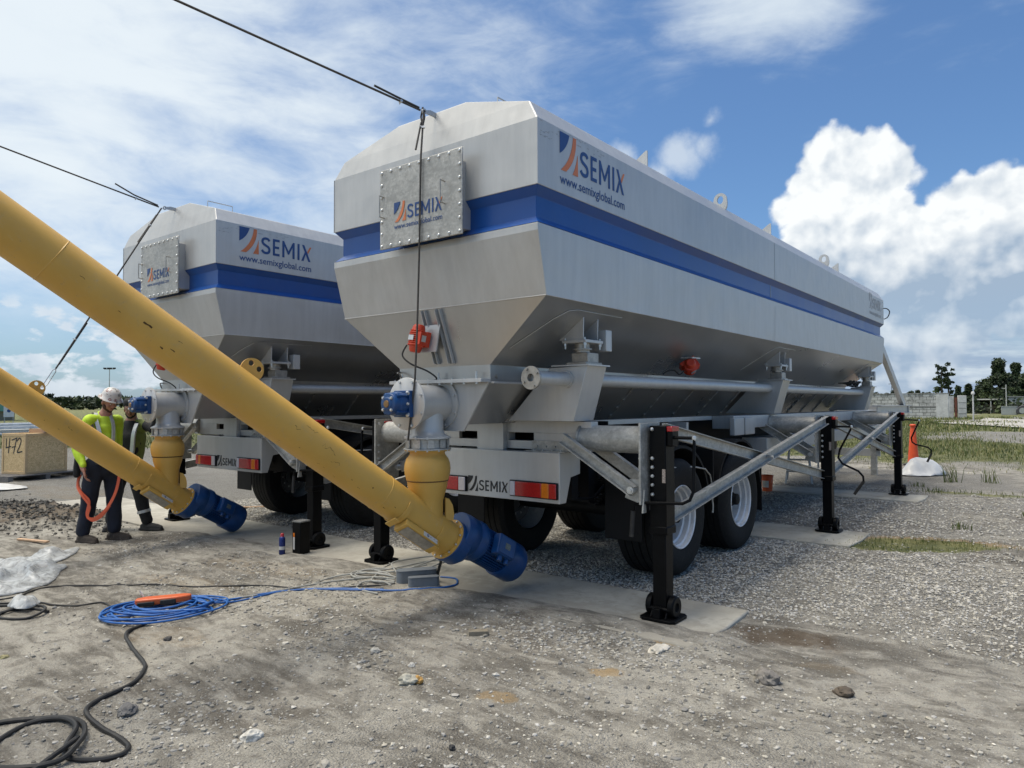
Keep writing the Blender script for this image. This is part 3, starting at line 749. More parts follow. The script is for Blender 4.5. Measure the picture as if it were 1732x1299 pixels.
def wheel(r, s, wy):
    xo = s*1.075; R0 = .54; zc = .545
    root = None
    prof = [(.292, -.0), (.305, .012), (.36, .022), (.44, .026), (.495, .012), (.520, -.010)]
    tr = []; x = -.035
    for i in range(5):                      # ribs of the tread
        tr += [(R0, x), (R0, x-.058), (R0-.012, x-.061), (R0-.012, x-.069)]; x -= .072
    prof += tr[:-2] + [(.520, -.40), (.495, -.42), (.40, -.43), (.30, -.40)]
    t = MB().lathe(prof, (xo, wy, zc), (s, 0, 0), 56, caps=False).build('wheel', M_RUB, r, smooth=28)
    rim = [(.290, -.39), (.286, -.02), (.296, .008), (.290, .014), (.280, .004), (.276, -.030), (.262, -.040), (.258, -.085), (.240, -.095), (.236, -.17), (.224, -.185), (.222, -.235)]
    q = MB().lathe(rim, (xo, wy, zc), (s, 0, 0), 48, caps=False).build('rim', M_RIM, t, smooth=30)
    MB().lathe([(.223, -.225), (.200, -.232), (.170, -.222), (.12, -.218), (.11, -.200), (0, -.200)], (xo, wy, zc), (s, 0, 0), 40, caps=False).build('wheel_disc', mat('disc_grey', (.17, .17, .17), .5, .3, .15, 10, .4, (.08, .07, .06)), t, smooth=40)
    m = MB()
    for k in range(10):
        a = 2*math.pi*k/10; m.cyl((xo-s*.225, wy+math.cos(a)*.150, zc+math.sin(a)*.150), (xo-s*.190, wy+math.cos(a)*.150, zc+math.sin(a)*.150), .014, n=6)
    m.build('wheel_nut', M_BOLT, t)
    MB().lathe([(.095, -.21), (.095, -.12), (.080, -.095), (.062, -.07), (.060, -.03), (.045, -.022), (0, -.02)], (xo, wy, zc), (s, 0, 0), 24, caps=False).build('hub', M_CHAS, t, bevel=.003)

def jack(r, s, y, cr, dx=0.0, box=False, braces=True):
    """telescopic support leg with its outrigger pipe and crank"""
    lx = s*1.555+dx
    leg = MB().bx(lx-.066, lx+.066, y-.070, y+.075, .66, 1.435).build('jack_leg', M_BLK, r, bevel=.006)
    MB().bx(lx-.054, lx+.054, y-.058, y+.062, .10, .66).build('inner_tube', M_BLK, leg, bevel=.005)
    MB().bx(lx-.072, lx+.072, y-.077, y+.082, .64, .70).build('collar', M_BLK, leg, bevel=.008)
    # foot
    m = MB(); q = [(-.14, -.10), (-.11, -.13), (.11, -.13), (.14, -.10), (.14, .10), (.11, .13), (-.11, .13), (-.14, .10)]
    m.prism(q, lambda a, b, t: (lx+a, y+b, .018+t), .022)
    for e in (-1, 1):
        m.lathe([(0, 0), (.030, .002), (.034, .016), (.070, .018), (.080, .008), (.080, -.028), (.05, -.034), (0, -.034)], (lx+e*.094, y, .112), (e, 0, 0), 24, caps=False)
        m.prism([(-.09, .04), (.09, .04), (.03, .15), (-.03, .15)], lambda a, b, t: (lx+e*.058-.007+t, y+a, b), .014)
    m.cyl((lx-.09, y-.065, .10), (lx+.09, y-.065, .10), .016, n=10); m.bx(lx-.03, lx+.03, y-.12, y-.02, .04, .11)
    m.build('foot', M_BLK, leg, bevel=.003)
    # side flange plate with bolts
    fx = lx-s*.094
    m = MB().bx(fx-.008, fx+.008, y-.17, y+.14, .86, 1.455); m.build('flange_plate', M_GAL, leg, bevel=.002)
    m = MB()
    for z in (.93, 1.0, 1.065, 1.13, 1.195, 1.41):
        o = (lx-s*.042, y-.072, z); m.lathe([(0, -.016), (.009, -.014), (.014, -.006), (.015, 0)], o, (0, 1, 0), 10, caps=False)
        m.lathe([(.0, -.02), (.010, -.018), (.012, 0)], (fx-s*.008, y-.13, z), (s, 0, 0), 8, caps=False); m.cut()
    m.build_each('flange_bolt', M_BOLT, leg)
    # outrigger pipe
    x0 = s*.86; p = MB().cyl((x0, y, 1.325), (fx, y, 1.325), .104, n=32).build('outrigger_pipe', M_GAL, r)
    MB().lathe([(.104, 0), (.118, 0), (.118, .018), (.104, .018)], (x0+s*.005, y, 1.325), (s, 0, 0), 32, caps=False).build('pipe_collar', M_GAL, p)
    # gear head and crank
    m = MB(); gx = lx+.066
    m.bx(gx, gx+.045, y-.055, y+.055, 1.285, 1.425); g = m.build('gear_head', M_BLK, leg, bevel=.008)
    MB().bx(gx+.002, gx+.047, y-.058, y+.058, 1.395, 1.432).build('red_cap', M_RED, g, bevel=.004)
    MB().bx(gx-.03, gx-.004, y-.0712, y-.0702, 1.02, 1.12).build('warning_label', mat('label_pale', (.36, .30, .26), .5, 0, .5, 120), leg)
    m = MB().tube(cr, .0125, 8); k = m.build('crank_handle', M_BLK, leg)
    m = MB().tube([cr[-2], cr[-1]] if (Vector(cr[-1])-Vector(cr[-2])).length < .35 else [Vector(cr[-1]).lerp(Vector(cr[-2]), .5), cr[-1]], .0175, 10); m.build('grip', M_HOSE, k)
    MB().lathe([(0, -.02), (.014, -.015), (.017, 0), (.014, .015), (0, .02)], cr[1], (0, 0, 1), 10).build('crank_pin', M_BOLT, k)
    # braces towards the chassis
    if braces:
        for dy in (-.15, .12):
            b = channel(leg, 'brace', (s*.78, y+dy, 1.33), (fx-s*.05, y+dy, .955), .085, .05, (0, -1, 0) if dy < 0 else (0, 1, 0))
            m = MB().cyl((fx-s*.06, y+dy-.062, .965), (fx-s*.06, y+dy+.01, .965), .028, n=14).cyl((fx-s*.06, y+dy-.072, .965), (fx-s*.06, y+dy-.06, .965), .016, n=8); m.build('brace_pin', M_BOLT, b)
        MB().prism([(fx-s*.14, .90), (fx, .86), (fx, 1.04), (fx-s*.10, 1.04)], lambda a, z, t: (a, y-.14+t, z), .014).build('brace_lug', M_GAL, leg)
        MB().prism([(-.09, 0), (.09, 0), (.0, .17)], lambda a, b, t: (fx+s*(.012+t), y-.14+a*.3, .80+b), .012).build('latch_plate', M_GAL, leg)
    return leg
def xbrace(r, s, ya, yb_, dx=0):
    x = s*1.50+dx
    channel(r, 'x_brace', (x, ya, 1.40), (x, yb_, .72), .100, .045, (s, 0, 0))
    channel(r, 'x_brace', (x+s*.06, ya, .76), (x+s*.06, yb_, 1.39), .100, .045, (s, 0, 0))
    ym = (ya+yb_)/2; MB().cyl((x-.02, ym, 1.07), (x+s*.13, ym, 1.07), .016, n=8).build('brace_bolt', M_BOLT, r)

def loc(pts): return [(x-XC, y, z) for x, y, z in pts]
def make_silo():
    r = thing('silo_trailer', 'nearer silver silo trailer, rear corner in front, its whole long right side in view', 'silo trailer', (XC, 0, 0), 'mobile silo trailers standing side by side')
    build_tank(r); build_mounts(r); build_discharge(r); build_chassis(r)
    c1 = loc([(-2.30, 4.80, 1.35), (-2.14, 4.80, 1.35), (-2.135, 4.79, 1.31), (-2.14, 4.78, .97), (-2.155, 4.75, .91), (-2.20, 4.73, .885), (-2.49, 4.68, .872), (-2.545, 4.66, .855), (-2.56, 4.66, .81), (-2.575, 4.66, .62)])
    c3 = loc([(-2.31, 9.3, 1.31), (-2.12, 9.3, 1.31), (-2.13, 9.29, 1.27), (-2.25, 9.28, 1.03), (-2.27, 9.28, .93), (-2.22, 9.27, .86), (-2.04, 9.26, .78), (-1.99, 9.26, .72), (-1.985, 9.26, .66), (-2.09, 9.26, .50)])
    c4 = loc([(-2.28, 13.7, 1.31), (-2.06, 13.7, 1.30), (-2.07, 13.7, 1.26), (-2.18, 13.7, 1.0), (-2.17, 13.7, .93), (-2.12, 13.7, .89), (-1.94, 13.7, .85), (-1.89, 13.7, .80), (-1.89, 13.7, .74), (-1.95, 13.7, .60)])
    mir = lambda c: [(-x, y, z) for x, y, z in c]
    for s in (1, -1):
        for y, c in ((4.82, c1), (9.33, c3), (13.78, c4)):
            if s < 0: c = [(x-2*1.58+.12 if False else -x, yy, z) for x, yy, z in c]
            L = jack(r, s, y, c)
        xbrace(r, s, 4.93, 9.22); xbrace(r, s, 9.44, 13.68)
    return r
SILO = make_silo()
SILO2 = copy_tree(SILO); SILO2.location = (XC2, .025, 0)
SILO2['label'] = 'farther silver silo trailer on the left, partly hidden behind the big yellow screw conveyor'
# ================================================================ screw conveyors
def auger(label, x, y, z, az, el, r0=.139, worn=0.0, eye_s=1.62, seed=1):
    root = thing('screw_conveyor', label, 'screw conveyor', (x, y, z), 'yellow screw conveyors fed by the silos')
    d = Vector((math.sin(az)*math.cos(el), math.cos(az)*math.cos(el), math.sin(el)))
    side = d.cross(Vector((0, 0, 1))).normalized(); up = side.cross(d).normalized()
    # tube: long seam, two bands
    m = MB().lathe([(r0, -.235), (r0, 9.2)], (0, 0, 0), d, 56, caps=False)
    m.lathe([(0, 9.2), (r0, 9.2)], (0, 0, 0), d, 56, caps=False)
    t = m.build('conveyor_tube', M_YEL, root, smooth=50)
    m = MB().lathe([(r0, -.236), (r0+.030, -.236), (r0+.030, -.224), (r0, -.224)], (0, 0, 0), d, 48, caps=False).build('end_flange', M_YEL, root, smooth=40)
    b = MB()
    for k in range(12):
        a = 2*math.pi*k/12+.2; c = d*-.222 + (side*math.cos(a)+up*math.sin(a))*(r0+.015)
        b.lathe([(0, .012), (.008, .010), (.010, 0)], c, d, 8, caps=False)
    b.build('flange_bolt', M_BOLT, root)
    # vertical inlet: ball joint, seam, tapered neck
    zz = lambda h: h-z
    m = MB().lathe([(.176, zz(1.249)), (.178, zz(1.240)), (.140, zz(1.238)), (.136, zz(1.222)), (.142, zz(1.205)), (.163, zz(1.178)), (.176, zz(1.14)), (.180, zz(1.10)), (.176, zz(1.06)), (.166, zz(1.022)), (.162, zz(1.010))], (0, 0, 0), (0, 0, 1), 48, caps=False)
    bj = m.build('ball_joint', M_YEL, root, smooth=60)
    m = MB().lathe([(.160, zz(1.012)), (.157, zz(.995)), (.153, zz(.96)), (.135, zz(.90)), (.122, zz(.85)), (.120, 0)], (0, 0, 0), (0, 0, 1), 40, caps=False)
    m.build('inlet_neck', M_YEL, root, smooth=60)
    MB().lathe([(.163, zz(1.017)), (.1655, zz(1.011)), (.161, zz(1.005))], (0, 0, 0), (0, 0, 1), 40, caps=False).build('joint_seal', mat('seal_brown', (.16, .09, .03), .8) if worn > .5 else M_CHAS, bj)
    # cover box with straps
    c0 = (side*-.30-up*.95).normalized() if False else None
    cam = Vector((0, 0, 1.6))-Vector((x, y, z))
    q = cam-d*cam.dot(d); q.normalize()                       # side of the tube where the cover sits
    q = (q*.55-Vector((0, 0, 1))*.85); q = (q-d*q.dot(d)).normalized(); w = d.cross(q)
    rot = Matrix((d, w, q)).transposed()
    m = MB().box(d*.10+q*(r0+.018), (.36, .13, .05), rot); cb = m.build('inspection_cover', M_YEL, root, bevel=.006)
    MB().box(d*.10+q*(r0+.046), (.30, .10, .004), rot).build('cover_plate', M_STEEL, cb)
    s_ = -1 if w.z < 0 else 1
    f = (w*s_)
    MB().box(d*.02+q*(r0+.02)+f*.0665, (.15, .003, .036), rot).build('rating_label', mat('label_white', (.62, .60, .56), .5), cb)
    m = MB()
    for i, (a, rr) in enumerate([(-.03, .011), (.0, .008), (.035, .008), (.07, .008)]):
        m.lathe([(rr*.5, 0), (rr, 0), (rr, .001), (rr*.5, .001)] if i == 0 else [(0, .001), (rr*.5, .001)], d*(.02-a)+q*(r0+.02)+f*.0685, f, 14, caps=False)
    m.build('label_symbols', M_NAVY, cb)
    m = MB()
    for a in (-.085, .29):
        V = []; N = 16
        for i in range(N+1):
            th = -1.25+2.5*i/N; e = q*math.cos(th)+w*math.sin(th)
            V += [d*a+e*(r0+.002), d*(a+.045)+e*(r0+.002), d*(a+.045)+e*(r0+.009), d*a+e*(r0+.009)]
        m.add(V, [(i*4+j, i*4+(j+1) % 4, i*4+4+(j+1) % 4, i*4+4+j) for i in range(N) for j in range(4)]+[(0, 3, 2, 1), (N*4, N*4+1, N*4+2, N*4+3)]); m.cut()
    for a in (-.07, .36): m.box(d*a+q*(r0+.045), (.05, .10, .012), rot); m.cut()
    m.build_each('cover_strap', M_YEL, root, bevel=.002)
    for ws in (.52, 3.05, 6.1): MB().lathe([(r0, ws-.004), (r0+.0028, ws), (r0, ws+.004)], (0, 0, 0), d, 48, caps=False).build('weld_ring', M_YEL, t, smooth=60)
    # eye plates with two holes
    def eyeplate(s_, sgn=1, R=.078, nrm=None, parent=root):
        c = d*s_+up*(r0+.028); a = d; bq = up; n = 28; V = []; F = []
        holes = [(-.036, .032), (.030, .034)]; rh = .019
        # disc cut by the tube, holes as dark rings would be fake: build the web from quads around both holes
        import mathutils.geometry as G
        outer = [Vector((math.cos(2*math.pi*i/n)*R, math.sin(2*math.pi*i/n)*R, 0)) for i in range(n)]
        hs = [[Vector((hx+math.cos(-2*math.pi*i/14)*rh, hy+math.sin(-2*math.pi*i/14)*rh, 0)) for i in range(14)] for hx, hy in holes]
        tri = G.tessellate_polygon([outer]+hs); P = outer+[p for h in hs for p in h]
        th = .012
        V = [c+a*p.x+bq*p.y-side*th/2 for p in P]+[c+a*p.x+bq*p.y+side*th/2 for p in P]; K = len(P)
        F = [tuple(t_) for t_ in tri]+[tuple(i+K for i in t_[::-1]) for t_ in tri]
        def rim(i0, m_): return [(i0+i, i0+(i+1) % m_, K+i0+(i+1) % m_, K+i0+i) for i in range(m_)]
        F += rim(0, n)+rim(n, 14)+rim(n+14, 14)
        return MB().add(V, F).build('eye_plate', M_YEL, parent, smooth=0)
    eyeplate(eye_s)
    # small lug plate beside the inlet neck
    m = MB().prism([(0, -.02), (.11, -.02), (.12, .03), (.10, .10), (.05, .15), (0, .16)], lambda a, b, t: Vector((.10, .10, 0))+Vector((.35, .8, 0)).normalized()*(a*.6)+Vector((0, 0, b+.05))+side*t*1.0, .012)
    m.build('lifting_lug', M_YEL, root, smooth=0)
    # gear motor, parallel shaft, slung a little above the tube axis
    o = Vector((0, 0, 0)); off = up*.070; d_tube, up_tube = d.copy(), up.copy()
    m = MB().lathe([(.0, -.237), (r0+.034, -.237), (r0+.034, -.26), (r0+.022, -.30), (r0+.020, -.36), (.11, -.42)], o, d, 44)
    d = (d_tube*math.cos(R_(5))-up_tube*math.sin(R_(5))).normalized(); up = side.cross(d).normalized()
    m.lathe([(.168, -.27), (.175, -.33), (.172, -.41), (.15, -.44), (.08, -.435), (0, -.435)], off*.9, d, 36, caps=True)
    m.lathe([(.12, -.40), (.160, -.42), (.168, -.45), (.168, -.50), (.14, -.52), (0, -.52)], off*1.05, d, 36)
    g = m.build('gear_case', M_GEAR, root, bevel=.004, smooth=45)
    prof = [(.10, -.49)]; 
    m = MB().lathe([(0, -.48), (.150, -.48), (.152, -.53), (.130, -.54), (.130, -.80), (0, -.80)], off, d, 40)
    for k in range(40):
        a = 2*math.pi*k/40; e = side*math.cos(a)+up*math.sin(a)
        m.box(off-d*.665+e*.139, (.27, .006, .028), Matrix((d, e.cross(d)*-1, e)).transposed())
    mo = m.build('motor', M_GEAR, root, smooth=35)
    m = MB().lathe([(.130, -.79), (.164, -.79), (.170, -.80), (.170, -.97), (.158, -.995), (.10, -1.005), (0, -1.005)], off, d, 44, caps=False)
    m.build('fan_cover', M_GEAR, mo, smooth=40)
    # terminal box on the side facing outwards
    tq = (side*-1.0*(1 if side.x < 0 else -1)*1.0+up*.25).normalized(); tw = d.cross(tq)
    rot2 = Matrix((d, tw, tq)).transposed()
    tb = MB().box(off-d*.665+tq*.180, (.20, .17, .08), rot2).build('terminal_box', M_GEAR, mo, bevel=.01)
    MB().box(off-d*.665+tq*.2235, (.175, .145, .008), rot2).build('box_lid', M_GEAR, tb, bevel=.003)
    MB().box(off-d*.665+tq*.228, (.06, .05, .002), rot2).build('name_plate', mat('plate_grey', (.16, .18, .17), .4, .4, .6, 150), tb)
    m = MB()
    for a in (-.64, -.72): m.cyl(off+d*a+tq*.180-tw*.085, off+d*a+tq*.180-tw*.125, .022, n=12)
    m.build('cable_gland', M_GEAR, tb)
    m = MB()
    for a, e in ((-.33, .175), (-.46, .150)):
        for k in range(3):
            th = .6+k*1.9; c = off*.6+d*a+(tq*math.cos(th)+tw*math.sin(th))*e
            m.lathe([(0, .010), (.008, .008), (.010, 0)], c, (tq*math.cos(th)+tw*math.sin(th)), 8, caps=False)
    m.build('case_plug', M_BOLT, g)
    d, up = d_tube, up_tube
    # scratches and chips in the paint
    rr = random.Random(seed); m = MB()
    def mark(s0, th, L_, w_, n=5, wig=.01):
        pts = []
        for i in range(n+1):
            s_ = s0+L_*i/n; t_ = th+rr.uniform(-1, 1)*wig/r0
            pts.append((s_, t_))
        for i in range(n):
            w2 = w_*rr.uniform(.5, 1.2)
            V = []
            for (s_, t_), sg in ((pts[i], 1), (pts[i+1], 1), (pts[i+1], -1), (pts[i], -1)):
                t2 = t_+sg*w2/r0/2; e = qf*math.cos(t2)+wf*math.sin(t2); V.append(d*s_+e*(r0+.0008))
            m.add(V, [(0, 1, 2, 3)])
        m.cut()
    qf = cam-d*cam.dot(d); qf.normalize(); wf = d.cross(qf)
    for i in range(12):
        mark(rr.uniform(.3, 3.0), rr.uniform(-.9, .5), rr.uniform(.01, .03), rr.uniform(.002, .004), 3, .003)
    if worn > .5:
        mark(2.46, .10, .055, .009, 3, .002); mark(2.28, -.18, .03, .006, 3, .002); mark(2.34, -.36, .02, .008, 2, .002)
        mark(1.34, .55, -.10, .0022, 9, .012); mark(1.05, .28, .12, .0022, 9, .016); mark(.98, -.08, .07, .002, 6, .014); mark(1.36, .20, .05, .003, 4, .01)
        mark(.66, -.05, .010, .010, 2, 0); mark(.10, -.50, .012, .010, 2, .001)
    m.build_each('paint_chip', mat('rust_chip', (.10, .045, .012), .8), t, smooth=0)
    return root
auger('large yellow screw conveyor crossing both silos from upper left down to the nearer outlet', XC, 3.928, .66, -2.98, .606, .1385, 1.0, 1.81, 4)
auger('lower yellow screw conveyor passing in front of the workers, under the farther silo outlet', XC2, 3.953, .61, -3.165, .622, .1405, 0.2, 1.77, 9)

# ================================================================ wire ropes
def twist(m, pts, r, n=7): m.tube(pts, r, n)
def clamp(m, p, ax):
    p = Vector(p); ax = Vector(ax).normalized(); n = ax.cross(Vector((0, 0, 1))).normalized()
    m.box(p, (.035, .016, .016), Matrix((n, ax, n.cross(ax))).transposed()); m.tube([p+n*.012-ax.cross(n)*.02, p+n*.012+ax.cross(n)*.02], .004, 6)
L1 = Vector((XC+.050, Y0-.045, 3.872)); L2 = Vector((XC2-.02, Y0-.02, 3.885))
def rope(name, label, pts, r=.0085, group='wire ropes holding up the conveyors', tails=(), clamps=(), tb=None):
    m = MB(); m.tube(pts, r, 8)
    o = m.build(name, M_CABLE, None); tag(o, label, 'wire rope', group)
    for t_ in tails: MB().tube(t_, r, 7).build('rope_tail', M_CABLE, o)
    for p, a in clamps:
        q = MB(); clamp(q, p, a); q.build('rope_clamp', M_BOLT, o)
    return o
A = Vector((-4.62, 1.9, 4.50)); 
def onray(px_az, px_el): pass
up1 = (Vector((-4.40, 2.137, 4.163))-L1)
e1 = L1+up1*1.0; dir1 = up1.normalized()
rope('wire_rope', 'taut wire rope rising to the upper left from the roof lug of the nearer silo', [L1+dir1*.03, L1+up1*1.0, L1+up1*2.6],
     tails=[[L1+dir1*.04+Vector((0, 0, .015)), L1+dir1*.25+Vector((0, 0, .022)), L1+dir1*.42+Vector((0, 0, .03))]], clamps=[(L1+dir1*.20, dir1)])
dn = Vector((-3.925, 3.69, 1.329)); dn0 = Vector((-3.859, 3.760, 3.500)); dd = (dn0-L1).normalized()
rope('wire_rope', 'wire rope hanging straight down across the hatch of the nearer silo', [L1, L1.lerp(dn0, .3), dn0, Vector((-3.865, 3.760, 3.329)), Vector((-3.878, 3.760, 2.742)), Vector((-3.880, 3.740, 2.151)), Vector((-3.850, 3.69, 1.795)), dn], .0075,
     tails=[[L1+dd*.10+Vector((-.01, -.01, 0)), L1+dd*.34+Vector((-.030, -.03, 0))], [L1+Vector((0, -.01, .03)), L1+Vector((.02, -.01, -.05)), L1+dd*.14, L1+Vector((-.02, -.01, -.04)), L1+Vector((0, -.01, .03))]], clamps=[(L1+dd*.14, dd)])
up2 = (Vector((-8.45, 2.34, 4.222))-L2); d2 = up2.normalized()
rope('wire_rope', 'taut wire rope rising to the left from the roof lug of the farther silo', [L2+d2*.03, L2+up2*1.0, L2+up2*2.6],
     tails=[[L2+d2*.04+Vector((0, 0, .015)), L2+d2*.3+Vector((0, 0, .03)), L2+d2*.5+Vector((0, 0, .075))]], clamps=[(L2+d2*.28, d2)])
tbp = Vector((XC2, 2.763, 1.93)); eyep = Vector((-8.188, 2.63, 1.79)); d3 = (tbp-L2).normalized()
o = rope('wire_rope', 'wire rope with a turnbuckle, slanting from the farther silo to the lower conveyor eye plate', [L2, tbp-d3*.06], .0085,
     tails=[[L2+d3*.1+Vector((-.02, 0, .0)), L2+d3*.5+Vector((-.04, 0, .0))], [tbp-d3*.62+Vector((.0, .016, .01)), tbp-d3*.10+Vector((0, .010, .01))]], clamps=[(L2+d3*.26, d3), (tbp-d3*.42, d3)])
m = MB(); q1 = tbp-d3*.06; q2 = tbp+d3*.16; n = d3.cross(Vector((1, 0, 0))).normalized(); 
for e in (-1, 1): m.tube([q1, q1+d3*.03+n*e*.016, q2-d3*.03+n*e*.016, q2], .0045, 6)
m.tube([q2, eyep], .006, 6); m.build('turnbuckle', M_BOLT, o)
# ================================================================ ground
def blob(x, y, cx, cy, rx, ry, rot=0, seed=0, wig=.35, soft=.35):
    c, s = math.cos(rot), math.sin(rot); u = ((x-cx)*c+(y-cy)*s)/rx; v = (-(x-cx)*s+(y-cy)*c)/ry
    d = np.sqrt(u*u+v*v)+(fbm(x/max(rx, ry)*2.3+seed, y/max(rx, ry)*2.3, 4, seed)-.5)*wig*2
    return 1-sst(1-soft, 1+soft, d)
def ground_h(x, y):
    near = 1-sst(14, 40, np.hypot(x, y))
    h = (fbm(x*.9, y*.9, 4, 3)-.5)*.050 + (.5-np.abs(fbm(x*2.6, y*3.4, 4, 13)-.5)*2)*.011 + (fbm(x*6.5, y*6.5, 4, 9)-.5)*.034*(.35+fbm(x*.9+4, y*.9, 3, 15)) + (fbm(x*19, y*19, 3, 21)-.5)*.017
    h = h*(.25+.75*near)
    fade = np.ones_like(x)
    for a, b in ((4.36, 5.50), (8.45, 9.62), (12.9, 14.1)):
        inside = sst(a-.25, a+.05, y)*(1-sst(b-.05, b+.25, y))*(1-sst(-1.95, -1.6, x))*sst(-13.4, -13.0, x)
        fade = np.minimum(fade, 1-inside)
    h = h*fade - .012*(1-fade)
    # low spoil heap at the left and a ridge of dirt against the near slab
    h = h + blob(x, y, -12.0, 3.75, 1.5, .65, .15, 5)*(.06+.24*np.abs(2*fbm(x*2.6, y*2.6, 5, 8, .6)-.9))
    ridge = np.exp(-((y-4.42-.14*sst(-3.4, -2.3, x)-.07*np.sin(x*1.7)-.40*(fbm(x*1.1, y*.8+3, 4, 4)-.5))/.21)**2)*(1-sst(-1.98, -1.55, x))*sst(-9.5, -8.5, x)
    return h + ridge*(.030+.022*fbm(x*4, y*4, 3, 88))
def zones(x, y):
    n = fbm(x*.8, y*.8, 4, 31); n2 = fbm(x*2.7, y*2.7, 4, 37)
    inx = 1-sst(-2.3, .6, x+(n-.5)*3.0)
    gr = np.zeros_like(x)
    for a, b in ((5.42, 8.52), (9.55, 13.0), (13.95, 19)):
        gr = np.maximum(gr, sst(a-.10, a+.10, y+(n2-.5)*.15)*(1-sst(b-.10, b+.10, y+(n2-.5)*.15))*inx)
    gr = np.maximum(gr, blob(x, y, -.9, 6.8, 2.2, 1.4, .1, 3, .5, .6)*.85)
    gr = np.maximum(gr, blob(x, y, .3, 5.8, 1.6, .6, .25, 8, .5, .7)*.7)
    gr = np.maximum(gr, blob(x, y, -.2, 11.5, 2.6, 3.4, .1, 6)*.6)
    gr = np.where(x > -2.2, gr*(.55+.45*sst(.35, .6, fbm(x*1.1, y*1.6, 4, 66))), gr)
    gr = np.maximum(gr, sst(18, 24, y)*.75)
    gr = np.maximum(gr, (1-sst(-13.5, -11.5, x))*.8)
    gr = np.maximum(gr, blob(x, y, -2.0, 2.0, 1.6, .7, .5, 44)*.35)
    gr = np.maximum(gr, blob(x, y, -.4, 2.7, 1.3, .8, .2, 45)*.5)
    gs = blob(x, y, -1.45, 9.05, .9, .42, .5, 12)*.9
    gs = np.maximum(gs, blob(x, y, -1.3, 14.6, 1.3, .35, .1, 14)*.7)
    far = sst(16.5, 21, y + (n-.5)*7)*.8
    g2 = sst(.50, .64, fbm(x*.16+7, y*.10, 4, 55))*far
    g2 = np.maximum(g2, blob(x, y, -7.5, 27, 4.6, 5.0, .1, 16, .6)*.95)
    g2 = np.maximum(g2, blob(x, y, .1, 22, 1.4, 2.6, .1, 17, .7)*.7)
    g2 = np.maximum(g2, sst(.38, .56, fbm(x*.22, y*.12, 4, 67)+.12*sst(45, 60, y))*sst(33, 38, y+(n-.5)*5)*(1-blob(x, y, 1, 52, 6.5, 15, -.15, 18, .3))*(1-blob(x, y, -2, 72, 10, 4, 0, 18, .3))*.92)
    D_ = -.621*x+.784*y
    g2 = np.where(x < -.35*y-8, sst(25.8, 27.2, D_+(n-.5)*1.2)*.97, g2)
    gs = np.maximum(gs, g2)
    sand = blob(x, y, -1.25, 9.45, .95, .33, .25, 22)
    for cx, cy, rx, ry in ((-2.18, 4.38, .10, .07), (-2.2, 3.67, .13, .09), (-15.3, 5.15, 2.2, .5), (-13.5, 5.0, 1.8, .35), (-5.0, 2.4, .5, .22), (-6.3, 3.2, .9, .25), (-6.2, 3.95, .9, .3), (-1.2, 4.6, .22, .09), (-2.5, 3.0, .16, .07), (-9.8, 13.2, 3, .4), (-6, 13.4, 4, .35)):
        sand = np.maximum(sand, blob(x, y, cx, cy, rx, ry, .2, int(cx*7) % 19)*(.9 if rx < .2 else .6))
    dark = blob(x, y, -1.58, 5.02, .40, .24, .25, 71, .5, .6)*.95
    dark = np.maximum(dark, blob(x, y, -12.0, 3.75, 1.7, .8, .1, 72)*.85)
    dark = np.maximum(dark, blob(x, y, -2.9, 3.95, .75, .38, .15, 73)*.45)
    dark = np.maximum(dark, sst(.55, .72, fbm(x*.55+3, y*.75, 4, 77))*.42)
    return gr, gs, sand, dark
def axis_lines(a, b, step, lo, hi, g=1.09):
    L = list(np.arange(a, b+1e-6, step)); s = step; v = L[0]; A = []
    while v > lo: s = min(s*g, 60); v -= s; A.append(v)
    s = step; v = L[-1]; B = []
    while v < hi: s = min(s*g, 60); v += s; B.append(v)
    return np.array(A[::-1]+L+B)
def make_ground():
    xs = axis_lines(-8.5, 1.0, .026, -1500, 900, 1.05); ys = axis_lines(.7, 6.0, .026, -60, 1500, 1.05)
    Xg, Yg = np.meshgrid(xs, ys); x = Xg.ravel(); y = Yg.ravel(); z = ground_h(x, y)
    nx, ny = len(xs), len(ys); V = np.stack([x, y, z], 1).astype(np.float32)
    i = np.arange(nx-1)[None, :]+np.arange(ny-1)[:, None]*nx; i = i.ravel()
    F = np.stack([i, i+1, i+1+nx, i+nx], 1).astype(np.int32)
    me = bpy.data.meshes.new('ground'); me.vertices.add(len(V)); me.vertices.foreach_set('co', V.ravel())
    me.loops.add(F.size); me.loops.foreach_set('vertex_index', F.ravel()); me.polygons.add(len(F))
    me.polygons.foreach_set('loop_start', np.arange(0, F.size, 4, dtype=np.int32)); me.polygons.foreach_set('loop_total', np.full(len(F), 4, np.int32))
    me.update(); me.validate(); me.shade_smooth()
    gr, gs, sand, dark = zones(x, y)
    ca = me.color_attributes.new('zones', 'FLOAT_COLOR', 'POINT')
    ca.data.foreach_set('color', np.stack([gr, gs, sand, dark], 1).astype(np.float32).ravel())
    o = bpy.data.objects.new('ground', me); COL.objects.link(o); tag(o, kind='structure')
    me.materials.append(ground_mat(True)); return o
